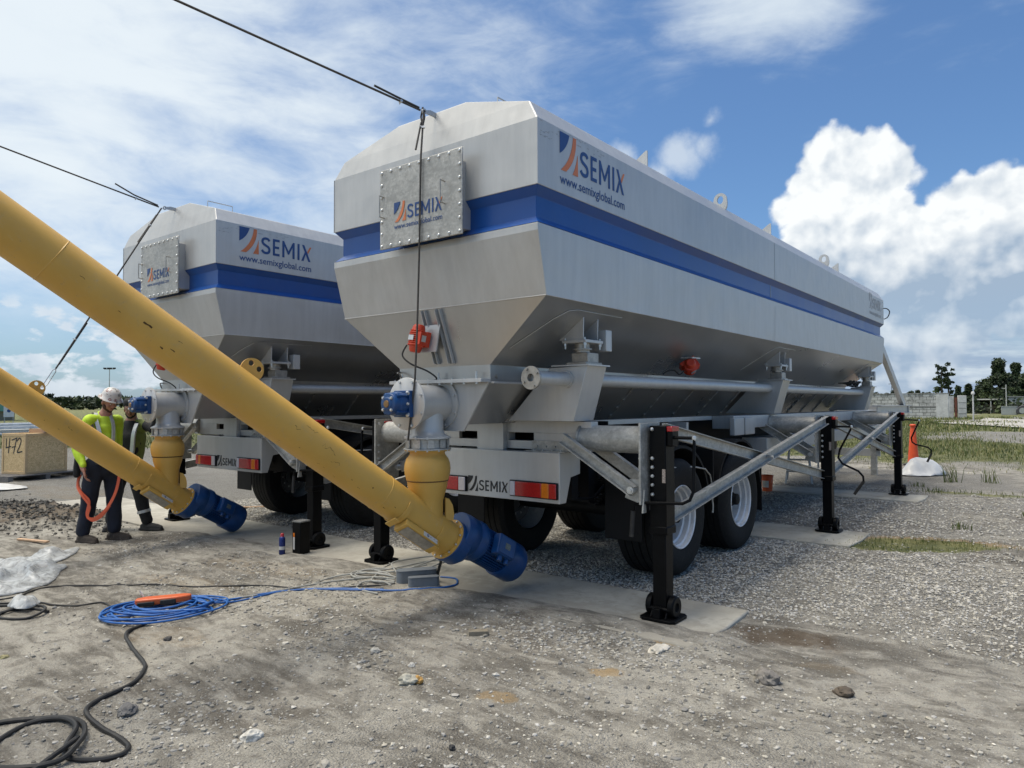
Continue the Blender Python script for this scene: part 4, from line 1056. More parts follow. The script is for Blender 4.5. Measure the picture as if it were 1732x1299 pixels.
def ground_mat(zoned):
    m, nt, b = principled('ground_dirt' if zoned else 'x')
    tc = node(nt, 'ShaderNodeTexCoord'); P = tc.outputs['Object']
    at = node(nt, 'ShaderNodeAttribute', attribute_name='zones'); sp = node(nt, 'ShaderNodeSeparateColor'); nt.links.new(at.outputs['Color'], sp.inputs[0])
    gr, gs, sand = (NX(nt, sp.outputs[k]) for k in range(3)); dark = NX(nt, at.outputs['Alpha'])
    na = noise(nt, P, .9, 7, .62, .4); nb = noise(nt, P, 6, 8, .68, .3); nc = noise(nt, P, 42, 5, .7); nd = noise(nt, mapping(nt, P, (1.0, 3.2, 1), (0, 0, .35)), 2.3, 7, .65, .8)
    A_, B_, C_, D_ = (NX(nt, q.outputs[0]) for q in (na, nb, nc, nd))
    dirt = mix(nt, (A_*.62+D_*.6-.10).step(.40, .58), (.20, .183, .152), (.53, .50, .43))
    dirt = mix(nt, B_.step(.45, .66)*.60, dirt, (.145, .134, .114))
    dirt = mix(nt, (C_.step(.5, .72))*.45, dirt, (.46, .445, .40))
    # pebbles as cells: pale, grey and brown stones
    v1 = node(nt, 'ShaderNodeTexVoronoi'); nt.links.new(P, v1.inputs['Vector']); v1.inputs['Scale'].default_value = 78
    v2 = node(nt, 'ShaderNodeTexVoronoi'); nt.links.new(P, v2.inputs['Vector']); v2.inputs['Scale'].default_value = 75
    s1 = node(nt, 'ShaderNodeSeparateColor'); nt.links.new(v1.outputs['Color'], s1.inputs[0]); s2 = node(nt, 'ShaderNodeSeparateColor'); nt.links.new(v2.outputs['Color'], s2.inputs[0])
    c1 = NX(nt, s1.outputs[0]); c2 = NX(nt, s2.outputs[0]); d1 = NX(nt, v1.outputs['Distance']); d2 = NX(nt, v2.outputs['Distance'])
    gcol = mix(nt, c1, (.32, .305, .27), (.70, .67, .60))
    gcol = mix(nt, (d1-.42).step(0, .3)*.38, gcol, (.085, .08, .07))
    gcol = mix(nt, (A_).step(.40, .62)*.30, gcol, (.22, .205, .17))
    nf = noise(nt, P, 190, 4, .75); F_ = NX(nt, nf.outputs[0]); peb = (c2-.78).step(0, .02)*(.40-d2).step(0, .10)
    c = mix(nt, gr.step(.25, .75)*.92, dirt, gcol)
    c = mix(nt, peb*(1.0-gr*.5)*.8, c, mix(nt, NX(nt, s2.outputs[1]), (.20, .19, .17), (.64, .62, .56)))
    c = mix(nt, F_.step(.35, .70)*.75+.0, mix(nt, .38, c, (.05, .046, .04)), c)
    c = mix(nt, (dark*(.35+B_*1.1)).step(.25, .9)*.80, c, (.095, .066, .040))
    c = mix(nt, (sand*(.25+B_*.8+A_*.55)).step(.40, 1.0)*.75, c, mix(nt, C_, (.30, .20, .09), (.46, .33, .17)))
    ng = noise(nt, P, 2.1, 7, .7, .4); G_ = NX(nt, ng.outputs[0])
    gcl = mix(nt, G_.step(.35, .65), (.085, .105, .028), (.25, .25, .10))
    c = mix(nt, (gs*(.45+B_*.9+.2*G_)).step(.35, .68)*.88, c, gcl)
    nt.links.new(c, b.inputs['Base Color']); b.inputs['Roughness'].default_value = .92; b.inputs['Specular IOR Level'].default_value = .25
    bh = B_*.55+C_*.30+F_*.10+(.5-d1)*(gr*.55+.10)+peb*.25*(.4-d2)
    _bump(nt, b, bh.k, 1.0, .055)
    return m
make_ground()
# concrete slabs
def slab_mat():
    m, nt, b = principled('slab_concrete'); tc = node(nt, 'ShaderNodeTexCoord'); P = tc.outputs['Object']
    n1 = noise(nt, P, 1.3, 6, .6, .5); n2 = noise(nt, P, 9, 8, .7, .4); n3 = noise(nt, P, 120, 3, .6); A_, B_, C_ = (NX(nt, q.outputs[0]) for q in (n1, n2, n3))
    c = mix(nt, A_.step(.3, .7), (.33, .31, .26), (.50, .48, .41)); c = mix(nt, B_.step(.48, .70)*.45, c, (.25, .22, .165))
    sx = node(nt, 'ShaderNodeSeparateXYZ'); nt.links.new(P, sx.inputs[0]); yy = NX(nt, sx.outputs[1])
    # dirt trodden over the near edge
    c = mix(nt, ((5.05-yy)*1.4+(B_-.5)*3.0+(A_-.5)*2.4).step(.0, .9)*(6.5-yy).step(0, 1)*.85, c, mix(nt, B_, (.22, .20, .165), (.42, .395, .335)))
    nt.links.new(c, b.inputs['Base Color']); b.inputs['Roughness'].default_value = .88; b.inputs['Specular IOR Level'].default_value = .3
    _bump(nt, b, (B_*.6+C_*.25).k, .35, .01); return m
MS = slab_mat()
for y0_, y1_ in ((4.36, 5.42), (8.52, 9.54), (13.0, 13.96)):
    rr = random.Random(int(y0_)); P_ = [(-13.2, y0_)]; x = -13.2
    for k in range(40): x += .28; P_.append((x, y0_+rr.uniform(-.008, .008)))
    P_ += [(-1.99, y0_+.02), (-1.955, (y0_+y1_)/2), (-1.98, y1_-.01)]
    MB().prism(P_+[(-13.2, y1_)], lambda a, b, t: (a, b, -.05+t), .066 if y0_ < 5 else .062).build('concrete_slab', MS, None, bevel=.012, smooth=30)
for o in COL.objects:
    if o.name.startswith('concrete_slab'): tag(o, kind='structure')

# ================================================================ loose stones
ICO_V = []; ICO_F = []
def _ico():
    global ICO_V, ICO_F
    bm = bmesh.new(); bmesh.ops.create_icosphere(bm, subdivisions=1, radius=1); ICO_V = np.array([v.co[:] for v in bm.verts]); ICO_F = np.array([[v.index for v in f.verts] for f in bm.faces]); bm.free()
_ico()
def stone_mat():
    m, nt, b = principled('gravel_stone'); at = node(nt, 'ShaderNodeAttribute', attribute_name='tone')
    tc = node(nt, 'ShaderNodeTexCoord'); n = noise(nt, tc.outputs['Object'], 70, 4, .7)
    c = mix(nt, NX(nt, n.outputs[0]).step(.35, .7)*.4, at.outputs['Color'], (.20, .185, .16)); nt.links.new(c, b.inputs['Base Color']); b.inputs['Roughness'].default_value = .9
    _bump(nt, b, n.outputs[0], .4, .004); return m
MST = stone_mat()
def scatter(name, x, y, size, tone, flat=.62, sink=.25, zoff=0.0):
    n = len(x); z = ground_h(x, y)+zoff
    a = RNG.uniform(0, 6.283, n); ca, sa = np.cos(a), np.sin(a)
    v = ICO_V[None]*(1+RNG.uniform(-.30, .30, (n, 12, 1)))
    sc = np.stack([size*RNG.uniform(.8, 1.3, n), size*RNG.uniform(.6, 1.0, n), size*flat*RNG.uniform(.6, 1.2, n)], 1)[:, None]
    v = v*sc; vx = v[..., 0]*ca[:, None]-v[..., 1]*sa[:, None]; vy = v[..., 0]*sa[:, None]+v[..., 1]*ca[:, None]
    vz = v[..., 2]+(z+size*flat*(1-2*sink)*.6)[:, None]
    V = np.stack([vx+x[:, None], vy+y[:, None], vz], -1).reshape(-1, 3).astype(np.float32)
    F = (ICO_F[None]+np.arange(n)[:, None, None]*12).reshape(-1, 3).astype(np.int32)
    me = bpy.data.meshes.new(name); me.vertices.add(len(V)); me.vertices.foreach_set('co', V.ravel())
    me.loops.add(F.size); me.loops.foreach_set('vertex_index', F.ravel()); me.polygons.add(len(F))
    me.polygons.foreach_set('loop_start', np.arange(0, F.size, 3, dtype=np.int32)); me.polygons.foreach_set('loop_total', np.full(len(F), 3, np.int32))
    me.update(); me.validate()
    col = np.ones((n, 12, 4), np.float32); col[..., :3] = tone[:, None, :]
    ca_ = me.color_attributes.new('tone', 'FLOAT_COLOR', 'POINT'); me.shade_flat(); ca_.data.foreach_set('color', col.ravel())
    me.materials.append(MST); o = bpy.data.objects.new(name, me); COL.objects.link(o); tag(o, kind='stuff'); return o
def tones(n, lo=.16, hi=.5, p=1.0):
    hi = hi*1.25; lo = lo*1.15
    g = lo+(hi-lo)*RNG.random(n)**p; w = RNG.uniform(.05, .18, n)
    return np.stack([g*(1+w*.4), g, g*(1-w)], 1)
def place(n, x0, x1, y0, y1, which):
    x = RNG.uniform(x0, x1, n); y = RNG.uniform(y0, y1, n)
    vis = (x < y*.03+.4) & (x > -2.05*y-1.9)             # roughly what can be looked at from around the camera
    x, y = x[vis], y[vis]; gr, gs, sand, dark = zones(x, y)
    w = gr if which else (1-gr)*(.25+.75*sst(.45, .65, fbm(x*1.3, y*1.3, 3, 91)))
    pad = np.zeros_like(x, bool)
    for a, b in ((4.33, 5.40), (8.52, 9.54), (13.0, 13.95)): pad |= (y > a) & (y < b) & (x < -1.97)
    k = (RNG.random(len(x)) < w*(1-gs)) & ~pad; return x[k], y[k]
x, y = place(95000, -11, 1.5, 5.3, 9, 1); n = len(x); scatter('gravel', x, y, RNG.uniform(.006, .0155, n), tones(n, .20, .50))
x, y = place(42000, -11, 1.6, 9.4, 15, 1); n = len(x); scatter('gravel', x, y, RNG.uniform(.008, .018, n), tones(n, .22, .50))
x, y = place(90000, -9.5, 1.0, .8, 6.6, 0); n = len(x); T = tones(n, .16, .34); pk = RNG.random(n) < .14; T[pk] *= 1.9; scatter('grit', x, y, .0022+.0075*RNG.random(n)**2.5, T, sink=.35)
x, y = place(26000, -9.5, 1.0, .8, 6.6, 0); q = sst(.46, .58, fbm(x*1.7+9, y*2.3, 4, 97)) > RNG.random(len(x)); x, y = x[q], y[q]; n = len(x); scatter('clods', x, y, .005+.016*RNG.random(n)**2.2, tones(n, .13, .27), flat=.7, sink=.4)
x, y = place(5200, -10.5, 1.2, .8, 8, 0); n = len(x); scatter('pebbles', x, y, RNG.uniform(.005, .014, n), tones(n, .16, .46), sink=.35)
x, y = place(520, -10.5, 1.0, .9, 8, 0); n = len(x); scatter('small_stones', x, y, RNG.uniform(.014, .027, n), tones(n, .16, .48), sink=.4)
for cx, cy, rx, ry, n in ((-2.75, 3.98, .42, .20, 900), (-2.2, 4.15, .35, .18, 500), (-1.0, 2.7, .55, .4, 500), (-3.7, 1.7, .5, .25, 350), (-1.0, 3.6, .7, .35, 500), (-4.6, 3.3, .8, .3, 350), (-2.0, 2.0, .5, .3, 350), (-5.2, 3.6, .6, .3, 250)):
    scatter('rubble', RNG.normal(cx, rx, n), RNG.normal(cy, ry, n), .004+.014*RNG.random(n)**2, tones(n, .18, .44), sink=.3)
n = 3600; x = RNG.normal(-12.0, 1.0, n); y = RNG.normal(3.75, .35, n); scatter('soil_clods', x, y, .006+.022*RNG.random(n)**2, tones(n, .035, .08), flat=.8, sink=.3)
# single rocks
def rock(name, label, x, y, sx, sy, sz, col, seed, col2=None, cat='rock'):
    bm = bmesh.new(); bmesh.ops.create_icosphere(bm, subdivisions=4, radius=1)
    from mathutils import noise as MN
    for v in bm.verts:
        p = v.co.copy(); k = 1+.34*MN.noise(p*1.5+Vector((seed*7.3, 0, 0)))+.16*MN.noise(p*4+Vector((0, seed*3.1, 0)))+.05*MN.noise(p*11)
        v.co = p*k; v.co.x *= sx; v.co.y *= sy; v.co.z *= sz
    me = bpy.data.meshes.new(name); bm.to_mesh(me); bm.free(); me.shade_smooth(); me.set_sharp_from_angle(angle=R_(38))
    me.materials.append(mat('rock_%d' % seed, col, .9, 0, .28, 22, .4, col2 or tuple(c*.45 for c in col), .8, 60))
    o = bpy.data.objects.new(name, me); COL.objects.link(o); z = float(ground_h(np.array([x]), np.array([y]))[0]); o.location = (x, y, z+sz*.45); o.rotation_euler = (0, 0, seed*1.3)
    tag(o, label, cat, 'loose rocks lying on the dirt'); return o
rock('rock', 'white chalky rock on the bare dirt, bottom left of centre', -3.13, 1.925, .045, .034, .030, (.58, .56, .50), 1)
rock('rock', 'grey flat rock beside the bend of the black hose', -3.90, 1.68, .065, .045, .030, (.16, .155, .15), 2)
rock('rock', 'pale rock with an orange lump in the middle foreground', -3.01, 2.83, .058, .042, .035, (.42, .40, .33), 3, (.20, .17, .10))
rock('rock', 'small orange lump sitting against the pale rock', -2.965, 2.87, .028, .024, .030, (.50, .29, .09), 4)
rock('rock', 'small white pebble above the rock with the orange lump', -3.19, 3.03, .022, .016, .018, (.55, .53, .48), 5)
rock('rock', 'white crumbled lump of concrete with an orange top near the front jack foot', -2.14, 4.22, .085, .05, .022, (.56, .53, .46), 6, (.46, .28, .08))
rock('rock', 'brown grey clod standing alone right of the middle foreground', -1.42, 4.15, .07, .055, .045, (.20, .185, .165), 7)
rock('rock', 'dark clod of earth in the right foreground', -1.02, 4.22, .05, .05, .03, (.10, .08, .06), 8)
rock('rock', 'grey rounded stone at the lower right', -.70, 2.62, .045, .035, .028, (.30, .29, .27), 9)
rock('rock', 'pale stone near the right lower edge', -.32, 2.45, .05, .035, .026, (.38, .37, .33), 10)
rock('rock', 'small dark stone above the long hose left of the middle', -4.88, 2.36, .028, .022, .018, (.09, .085, .08), 11)
rock('rock', 'pale grey stone in the left middle foreground', -3.55, 3.05, .035, .026, .02, (.42, .41, .37), 12)
rock('rock', 'yellowish stone on the left dirt below the blue coil', -5.35, 1.55, .026, .02, .014, (.33, .30, .16), 13)
rock('rock', 'black round stone in the lower middle dirt', -2.28, 2.42, .018, .015, .014, (.04, .04, .04), 14)
m = MB().box((-3.235, 3.70, .030), (.135, .055, .038), Matrix.Rotation(.75, 3, 'Z')); o = m.build('wood_offcut', mat('old_wood', (.22, .19, .14), .85, 0, .2, 30, .3), None, bevel=.004); tag(o, 'short weathered block of wood on the dirt below the blue motor', 'wood block')

# ================================================================ grass and weeds
def blades(name, pts, h0, h1, cols, kind='stuff', label=None, cat=None, group=None, lean=.5, wid=.006, parent=None):
    P = np.array(pts, float); n = len(P); z = ground_h(P[:, 0], P[:, 1])
    h = RNG.uniform(h0, h1, n); a = RNG.uniform(0, 6.283, n); l = RNG.uniform(.1, lean, n)*h; b = RNG.uniform(0, 6.283, n)
    w = wid*RNG.uniform(.6, 1.4, n); dx, dy = np.cos(a)*w, np.sin(a)*w; lx, ly = np.cos(b)*l, np.sin(b)*l
    base = np.stack([P[:, 0], P[:, 1], z-.005], 1)
    V = np.stack([base+np.stack([-dx, -dy, 0*h], 1), base+np.stack([dx, dy, 0*h], 1), base+np.stack([dx*.7+lx*.35, dy*.7+ly*.35, h*.6], 1), base+np.stack([-dx*.7+lx*.35, -dy*.7+ly*.35, h*.6], 1), base+np.stack([lx, ly, h*.95], 1)], 1).reshape(-1, 3)
    i = np.arange(n)*5; F = [tuple(q) for q in np.concatenate([np.stack([i, i+1, i+2, i+3], 1)], 0)]+[tuple(q) for q in np.stack([i+3, i+2, i+4], 1)]
    me = bpy.data.meshes.new(name); me.from_pydata(V.tolist(), [], F); me.update()
    mi = RNG.integers(0, len(cols), n); me.polygons.foreach_set('material_index', np.concatenate([mi, mi]).astype(np.int32))
    for c in cols: me.materials.append(c)
    o = bpy.data.objects.new(name, me); COL.objects.link(o); tag(o, label, cat, group, kind); return o
GC = [mat('grass_a', (.085, .12, .025), .7, 0, .2, 3), mat('grass_b', (.15, .17, .045), .7, 0, .2, 3), mat('grass_c', (.26, .24, .10), .75, 0, .2, 3)]
def zone_pts(n, x0, x1, y0, y1, clump=1.0):
    x = RNG.uniform(x0, x1, n); y = RNG.uniform(y0, y1, n); g = zones(x, y)[1]*sst(.35, .6, fbm(x*clump, y*clump, 3, 61)+.12)
    k = (RNG.random(n) < g) & (x < y*.03+1.0); return np.stack([x[k], y[k]], 1)
blades('grass', zone_pts(9000, -3.2, .8, 8.2, 10.2, 2.5), .015, .06, GC, wid=.003)
blades('grass', zone_pts(22000, -9, 1.5, 13.8, 24, 1.2), .02, .09, GC, wid=.006)
blades('grass', zone_pts(60000, -26, 4, 24, 46, .6), .05, .19, GC, wid=.012)
blades('grass', zone_pts(50000, -60, 6, 46, 88, .4), .10, .34, GC, wid=.03)
blades('grass', zone_pts(26000, -70, -20, 4, 40, .5), .08, .22, GC, wid=.02)
def weed(label, x, y, h, n=26, spread=.10):
    spread = min(spread, .075); n = min(n, 34)
    pts = np.stack([x+RNG.normal(0, spread, n), y+RNG.normal(0, spread, n)], 1)
    o = blades('weed', pts, h*.4, h, GC[:2], None, label, 'weed', 'weeds growing in the gravel at the right', .7, .006); return o
weed('tall weed clump in the gravel right of the fallen cone', -1.95, 16.7, .5, 40, .14)
weed('thin weed clump standing in the pale gravel further right', -1.35, 17.0, .42, 30, .12)
weed('low weed clump behind the far jack foot', -2.0, 14.6, .12, 60, .3)
weed('low weed tuft near the end of the middle slab', -1.15, 10.6, .13, 50, .16)
weed('grass tuft beside the gravel at the far right edge', -.5, 12.2, .12, 40, .12)
weed('weed tuft in front of the white plastic sheet', -2.35, 15.4, .14, 40, .2)
# ================================================================ things lying about
def gz(x, y): return float(ground_h(np.array([float(x)]), np.array([float(y)]))[0])
def on_slab(x, y): return any(a < y < b for a, b in ((4.36, 5.42), (8.52, 9.54), (13.0, 13.96))) and x < -1.97
def gtop(x, y): return .016 if on_slab(x, y) else gz(x, y)
def ground_tube(name, label, cat, pts, r, m_, k=6, lift=0.0, group=None, wob=.0):
    P = catmull([(a[0], a[1], a[2] if len(a) > 2 else 0) for a in pts], k); Q = []
    H = [gtop(p.x, p.y) for p in P]; H = [max(sum(H[max(0, i-5):i+6])/len(H[max(0, i-5):i+6]), H[i]-r*.6) for i in range(len(H))]
    for p, h in zip(P, H): Q.append((p.x, p.y, h+r*.8+p.z+lift))
    o = MB().tube(Q, r, 8).build(name, m_, None); return tag(o, label, cat, group)
G1 = 'hoses and cables lying on the dirt'
ground_tube('hose', 'thick black hose winding from the blue coil down into loops at the lower left', 'hose',
            [(-5.35, 2.50), (-5.26, 2.26), (-4.92, 2.14), (-4.57, 2.06), (-4.42, 2.0), (-4.24, 1.86), (-4.17, 1.68), (-4.10, 1.57), (-4.01, 1.53), (-3.81, 1.52), (-3.61, 1.53), (-3.51, 1.52), (-3.45, 1.46), (-3.49, 1.38), (-3.62, 1.30),
             (-3.74, 1.34, .01), (-3.88, 1.43, .02), (-4.05, 1.42, .01), (-4.14, 1.32), (-4.05, 1.15), (-3.85, 1.02, .01), (-3.62, 1.10, .02), (-3.56, 1.24, .02), (-3.66, 1.36, .03), (-3.80, 1.44, .02), (-3.95, 1.47, .01), (-4.12, 1.40), (-4.28, 1.22), (-4.2, 1.0)], .0125, M_HOSE, 8, group=G1)
ground_tube('hose', 'black hose running off the bottom edge at the lower left', 'hose', [(-3.72, 1.38, .03), (-3.62, 1.25, .03), (-3.55, 1.12, .01), (-3.52, .98), (-3.55, .80)], .012, M_HOSE, 8, group=G1)
ground_tube('cable', 'thin black cable passing behind the blue coil to the grey boxes', 'cable', [(-6.9, 1.92), (-6.91, 2.09), (-7.05, 2.27), (-7.0, 2.43), (-6.61, 2.76), (-6.42, 2.98), (-6.03, 3.15), (-5.63, 3.53), (-5.19, 3.72), (-4.9, 4.05), (-4.68, 4.25)], .0075, M_HOSE, 6, group=G1)
ground_tube('cable', 'black cable from the left edge to the near side of the blue coil', 'cable', [(-6.8, 1.90), (-6.59, 2.12), (-6.38, 2.18), (-6.2, 2.28), (-6.16, 2.44), (-5.95, 2.44), (-5.78, 2.48), (-5.60, 2.62)], .0075, M_HOSE, 6, group=G1)
ground_tube('cable', 'short black cable coiled up at the left edge', 'cable', [(-6.20, 2.08), (-6.36, 2.03), (-6.45, 1.90), (-6.37, 1.80), (-6.26, 1.82), (-6.15, 1.92), (-6.18, 2.04, .02), (-6.32, 2.08, .02), (-6.5, 2.0, .01), (-6.62, 1.94), (-6.72, 1.84), (-6.62, 1.72), (-6.45, 1.78), (-6.42, 1.93, .02), (-6.62, 2.02, .02)], .011, M_HOSE, 6, group=G1)
M_BCAB = mat('blue_cable', (.018, .115, .38), .45, 0, .15, 30, .12, (.12, .14, .16))
M_GCAB = mat('grey_cable', (.34, .34, .31), .6, 0, .15, 30, .2, (.14, .12, .10))
# coil of blue cable: one long continuous path
rr = random.Random(5); P_ = []
N = 10
for i in range(N*14):
    a = 2*math.pi*i/14; k = i/14; rx = .41-.016*k+.055*math.sin(k*2.1)+.02*math.sin(k*7.7+a); ry = .29-.013*k+.06*math.cos(k*1.7)+.02*math.cos(k*5.3+2*a)
    cx = -5.57+.06*math.sin(k*1.3); cy = 2.66+.055*math.cos(k*2.3); th = .9+.30*math.sin(k*.9)
    u, v = math.cos(a)*rx, math.sin(a)*ry
    P_.append((cx+u*math.cos(th)-v*math.sin(th), cy+u*math.sin(th)+v*math.cos(th), .006+.012*(k % 3.0)))
P_ += [(-5.40, 3.02, .02), (-5.42, 3.14), (-5.35, 3.41), (-5.19, 3.70), (-4.85, 3.94), (-4.5, 4.16), (-4.30, 4.39), (-4.26, 4.55), (-4.32, 4.66), (-4.43, 4.74), (-4.57, 4.70)]
ground_tube('cable_coil', 'blue cable in a flat coil, its end running to the grey boxes', 'cable coil', P_, .0082, M_BCAB, 4)
ground_tube('cable', 'blue cable running beside the coil tail towards the yellow conveyor', 'cable', [(-5.62, 2.95, .03), (-5.43, 2.89, .03), (-5.33, 3.13), (-5.30, 3.5), (-5.12, 3.79), (-4.86, 3.99), (-4.66, 4.1)], .0082, M_BCAB, 6, group=G1)
for i, (lab, pts) in enumerate([
    ('long grey cable from the grey boxes to the blue coil', [(-5.52, 2.99), (-5.39, 3.27), (-5.32, 3.68), (-5.24, 3.98), (-5.1, 4.2), (-4.9, 4.36), (-4.72, 4.36)]),
    ('grey cable bundle beside the grey boxes, looping high past the jack foot', [(-4.74, 4.30), (-4.95, 4.30), (-5.18, 4.22, .01), (-5.22, 4.36, .03), (-5.05, 4.50, .04), (-4.95, 4.74, .06), (-4.93, 4.98, .05), (-4.78, 5.0, .06), (-4.70, 4.80, .08), (-4.72, 4.6, .05), (-4.70, 4.42, .02), (-4.95, 4.34, .03), (-5.25, 4.30, .02), (-5.2, 4.48, .03), (-4.98, 4.62, .03), (-4.86, 4.82, .05)]),
    ('grey cable lying in a hook in front of the grey boxes', [(-4.72, 4.28), (-4.90, 4.18, .01), (-5.0, 4.30, .02), (-5.12, 4.46, .02), (-5.26, 4.62), (-5.34, 4.78), (-5.42, 4.80)]),
    ('grey cable bent back on itself nearest the camera', [(-4.68, 4.2), (-4.82, 4.22, .01), (-4.96, 4.14, .01), (-4.92, 4.02), (-4.78, 3.98), (-4.62, 4.0)]),
    ('grey cable arching highest over the bundle', [(-4.80, 4.42, .02), (-4.98, 4.50, .06), (-5.12, 4.62, .07), (-5.14, 4.86, .06), (-5.02, 5.06, .07), (-4.84, 4.98, .10), (-4.80, 4.74, .09), (-4.92, 4.52, .04), (-5.14, 4.34, .02)]),
    ('grey cable looping low on the slab side', [(-4.78, 4.34, .01), (-4.96, 4.26, .02), (-5.10, 4.16, .02), (-5.26, 4.24, .02), (-5.20, 4.40, .03), (-5.0, 4.42, .03), (-4.84, 4.36, .03)]),
    ('grey cable under the others towards the left', [(-4.76, 4.36), (-5.0, 4.40, .02), (-5.24, 4.20, .02), (-5.36, 4.05), (-5.30, 3.86)])]):
    ground_tube('cable', lab, 'cable', pts, .0078, M_GCAB, 7, group='grey cables beside the conveyor motor')
MB().tube(catmull([(-3.98, 4.23, .40), (-4.10, 4.30, .33), (-4.28, 4.42, .29), (-4.40, 4.53, .21), (-4.47, 4.57, .11), (-4.50, 4.58, .03), (-4.46, 4.50, .022), (-4.42, 4.40, .022)], 6), .014, 8).build('motor_cable', M_HOSE, None)
tag(bpy.data.objects['motor_cable'] if 'motor_cable' in bpy.data.objects and bpy.data.objects['motor_cable'].parent is None else COL.objects[-1], 'short black cable dropping from the nearer blue motor to the ground', 'cable')
for o in COL.objects:
    if o.name.startswith('motor_cable') and o.parent is None: tag(o, 'short black cable dropping from the nearer blue motor to the ground', 'cable')
# grey junction boxes
M_GBOX = mat('grey_casting', (.17, .19, .21), .5, 0, .08, 20, .15, (.25, .23, .20), .2, 90)
def stadium(L_, w, n=10): return [(L_/2-w/2+math.cos(R_(a))*w/2, math.sin(R_(a))*w/2) for a in np.linspace(-90, 90, n)]+[(-L_/2+w/2+math.cos(R_(a))*w/2, math.sin(R_(a))*w/2) for a in np.linspace(90, 270, n)]
def gbox(label, x, y, L_, w, h, rot):
    t = thing('grey_housing', label, 'housing', (x, y, gtop(x, y)), 'grey cast housings on the ground', rot)
    b = MB().prism(stadium(L_, w), lambda a, b_, q: (a, b_, .002+q), h-.014).build('body', M_GBOX, t, bevel=.002)
    MB().prism(stadium(L_+.006, w+.006), lambda a, b_, q: (a, b_, h-.011+q), .010).build('lid', M_GBOX, t, bevel=.002)
    MB().prism(stadium(L_+.02, w+.02), lambda a, b_, q: (a, b_, -.01+q), .012).build('base', M_GAL, t)
gbox('bigger oval grey housing standing on the cables', -4.60, 4.43, .36, .11, .125, .95)
gbox('smaller oval grey housing in front of the bigger one', -4.44, 4.36, .27, .07, .085, .90)
# orange tool on the coil
t = thing('hand_tool', 'orange and black oblong tool case resting on the coiled blue cable', 'tool', (-5.66, 2.70, gz(-5.66, 2.70)+.045), None, 1.07)
b = MB().prism([(-.20, -.03), (-.17, -.05), (.10, -.055), (.20, -.03), (.205, .01), (.15, .045), (-.12, .05), (-.19, .02)], lambda a, b_, q: (a, b_, q), .05).build('case', mat('tool_orange', (.62, .12, .035), .4, 0, .08, 20, .2), t, bevel=.012, seg=3)
MB().prism([(-.18, -.056), (-.06, -.060), (-.06, -.02), (-.18, -.02)], lambda a, b_, q: (a, b_, -.006+q), .035).build('grip', M_HOSE, t, bevel=.006)
MB().prism([(-.02, -.066), (.09, -.064), (.10, -.02), (-.02, -.02)], lambda a, b_, q: (a, b_, -.006+q), .042).build('grip', M_HOSE, t, bevel=.006)
MB().tube([(-.14, .03, .05), (-.17, .045, .10)], .006, 6).build('lever', mat('label_white', (.62, .60, .56), .5), t)
# spray can
t = thing('spray_can', 'blue spray can with a red cap standing on the slab', 'spray can', (-6.612, 4.403, gz(-6.612, 4.403)+.0))
MB().lathe([(.0, 0), (.030, 0), (.0325, .004), (.0325, .165), (.028, .178), (.017, .186), (.017, .19)], (0, 0, 0), (0, 0, 1), 28).build('can', mat('can_blue', (.015, .03, .16), .3, .3, .2, 30), t, smooth=50)
MB().lathe([(.0328, .05), (.0328, .085)], (0, 0, 0), (0, 0, 1), 28, caps=False).build('label_band', mat('label_white', (.62, .60, .56), .5), t)
MB().lathe([(.019, .180), (.019, .215), (.014, .222), (0, .224)], (0, 0, 0), (0, 0, 1), 24).build('cap', M_RED, t, smooth=50)
# black tube box leaning on the jack foot
t = thing('black_box', 'upright black box with a pale label beside the jack foot of the farther silo', 'box', (-6.49, 4.555, .016), None, .12)
MB().bx(-.06, .06, -.07, .07, 0, .335).build('body', M_BLK, t, bevel=.006)
MB().bx(-.062, .062, -.072, .072, .3355, .352).build('lid', mat('dusty_grey', (.18, .18, .17), .8), t, bevel=.004)
MB().bx(-.045, -.02, -.0725, -.0705, .05, .18).build('label_strip', mat('label_white', (.62, .60, .56), .5), t)
MB().bx(-.045, -.02, -.0727, -.0706, .181, .225).build('label_strip', M_AMB, t)
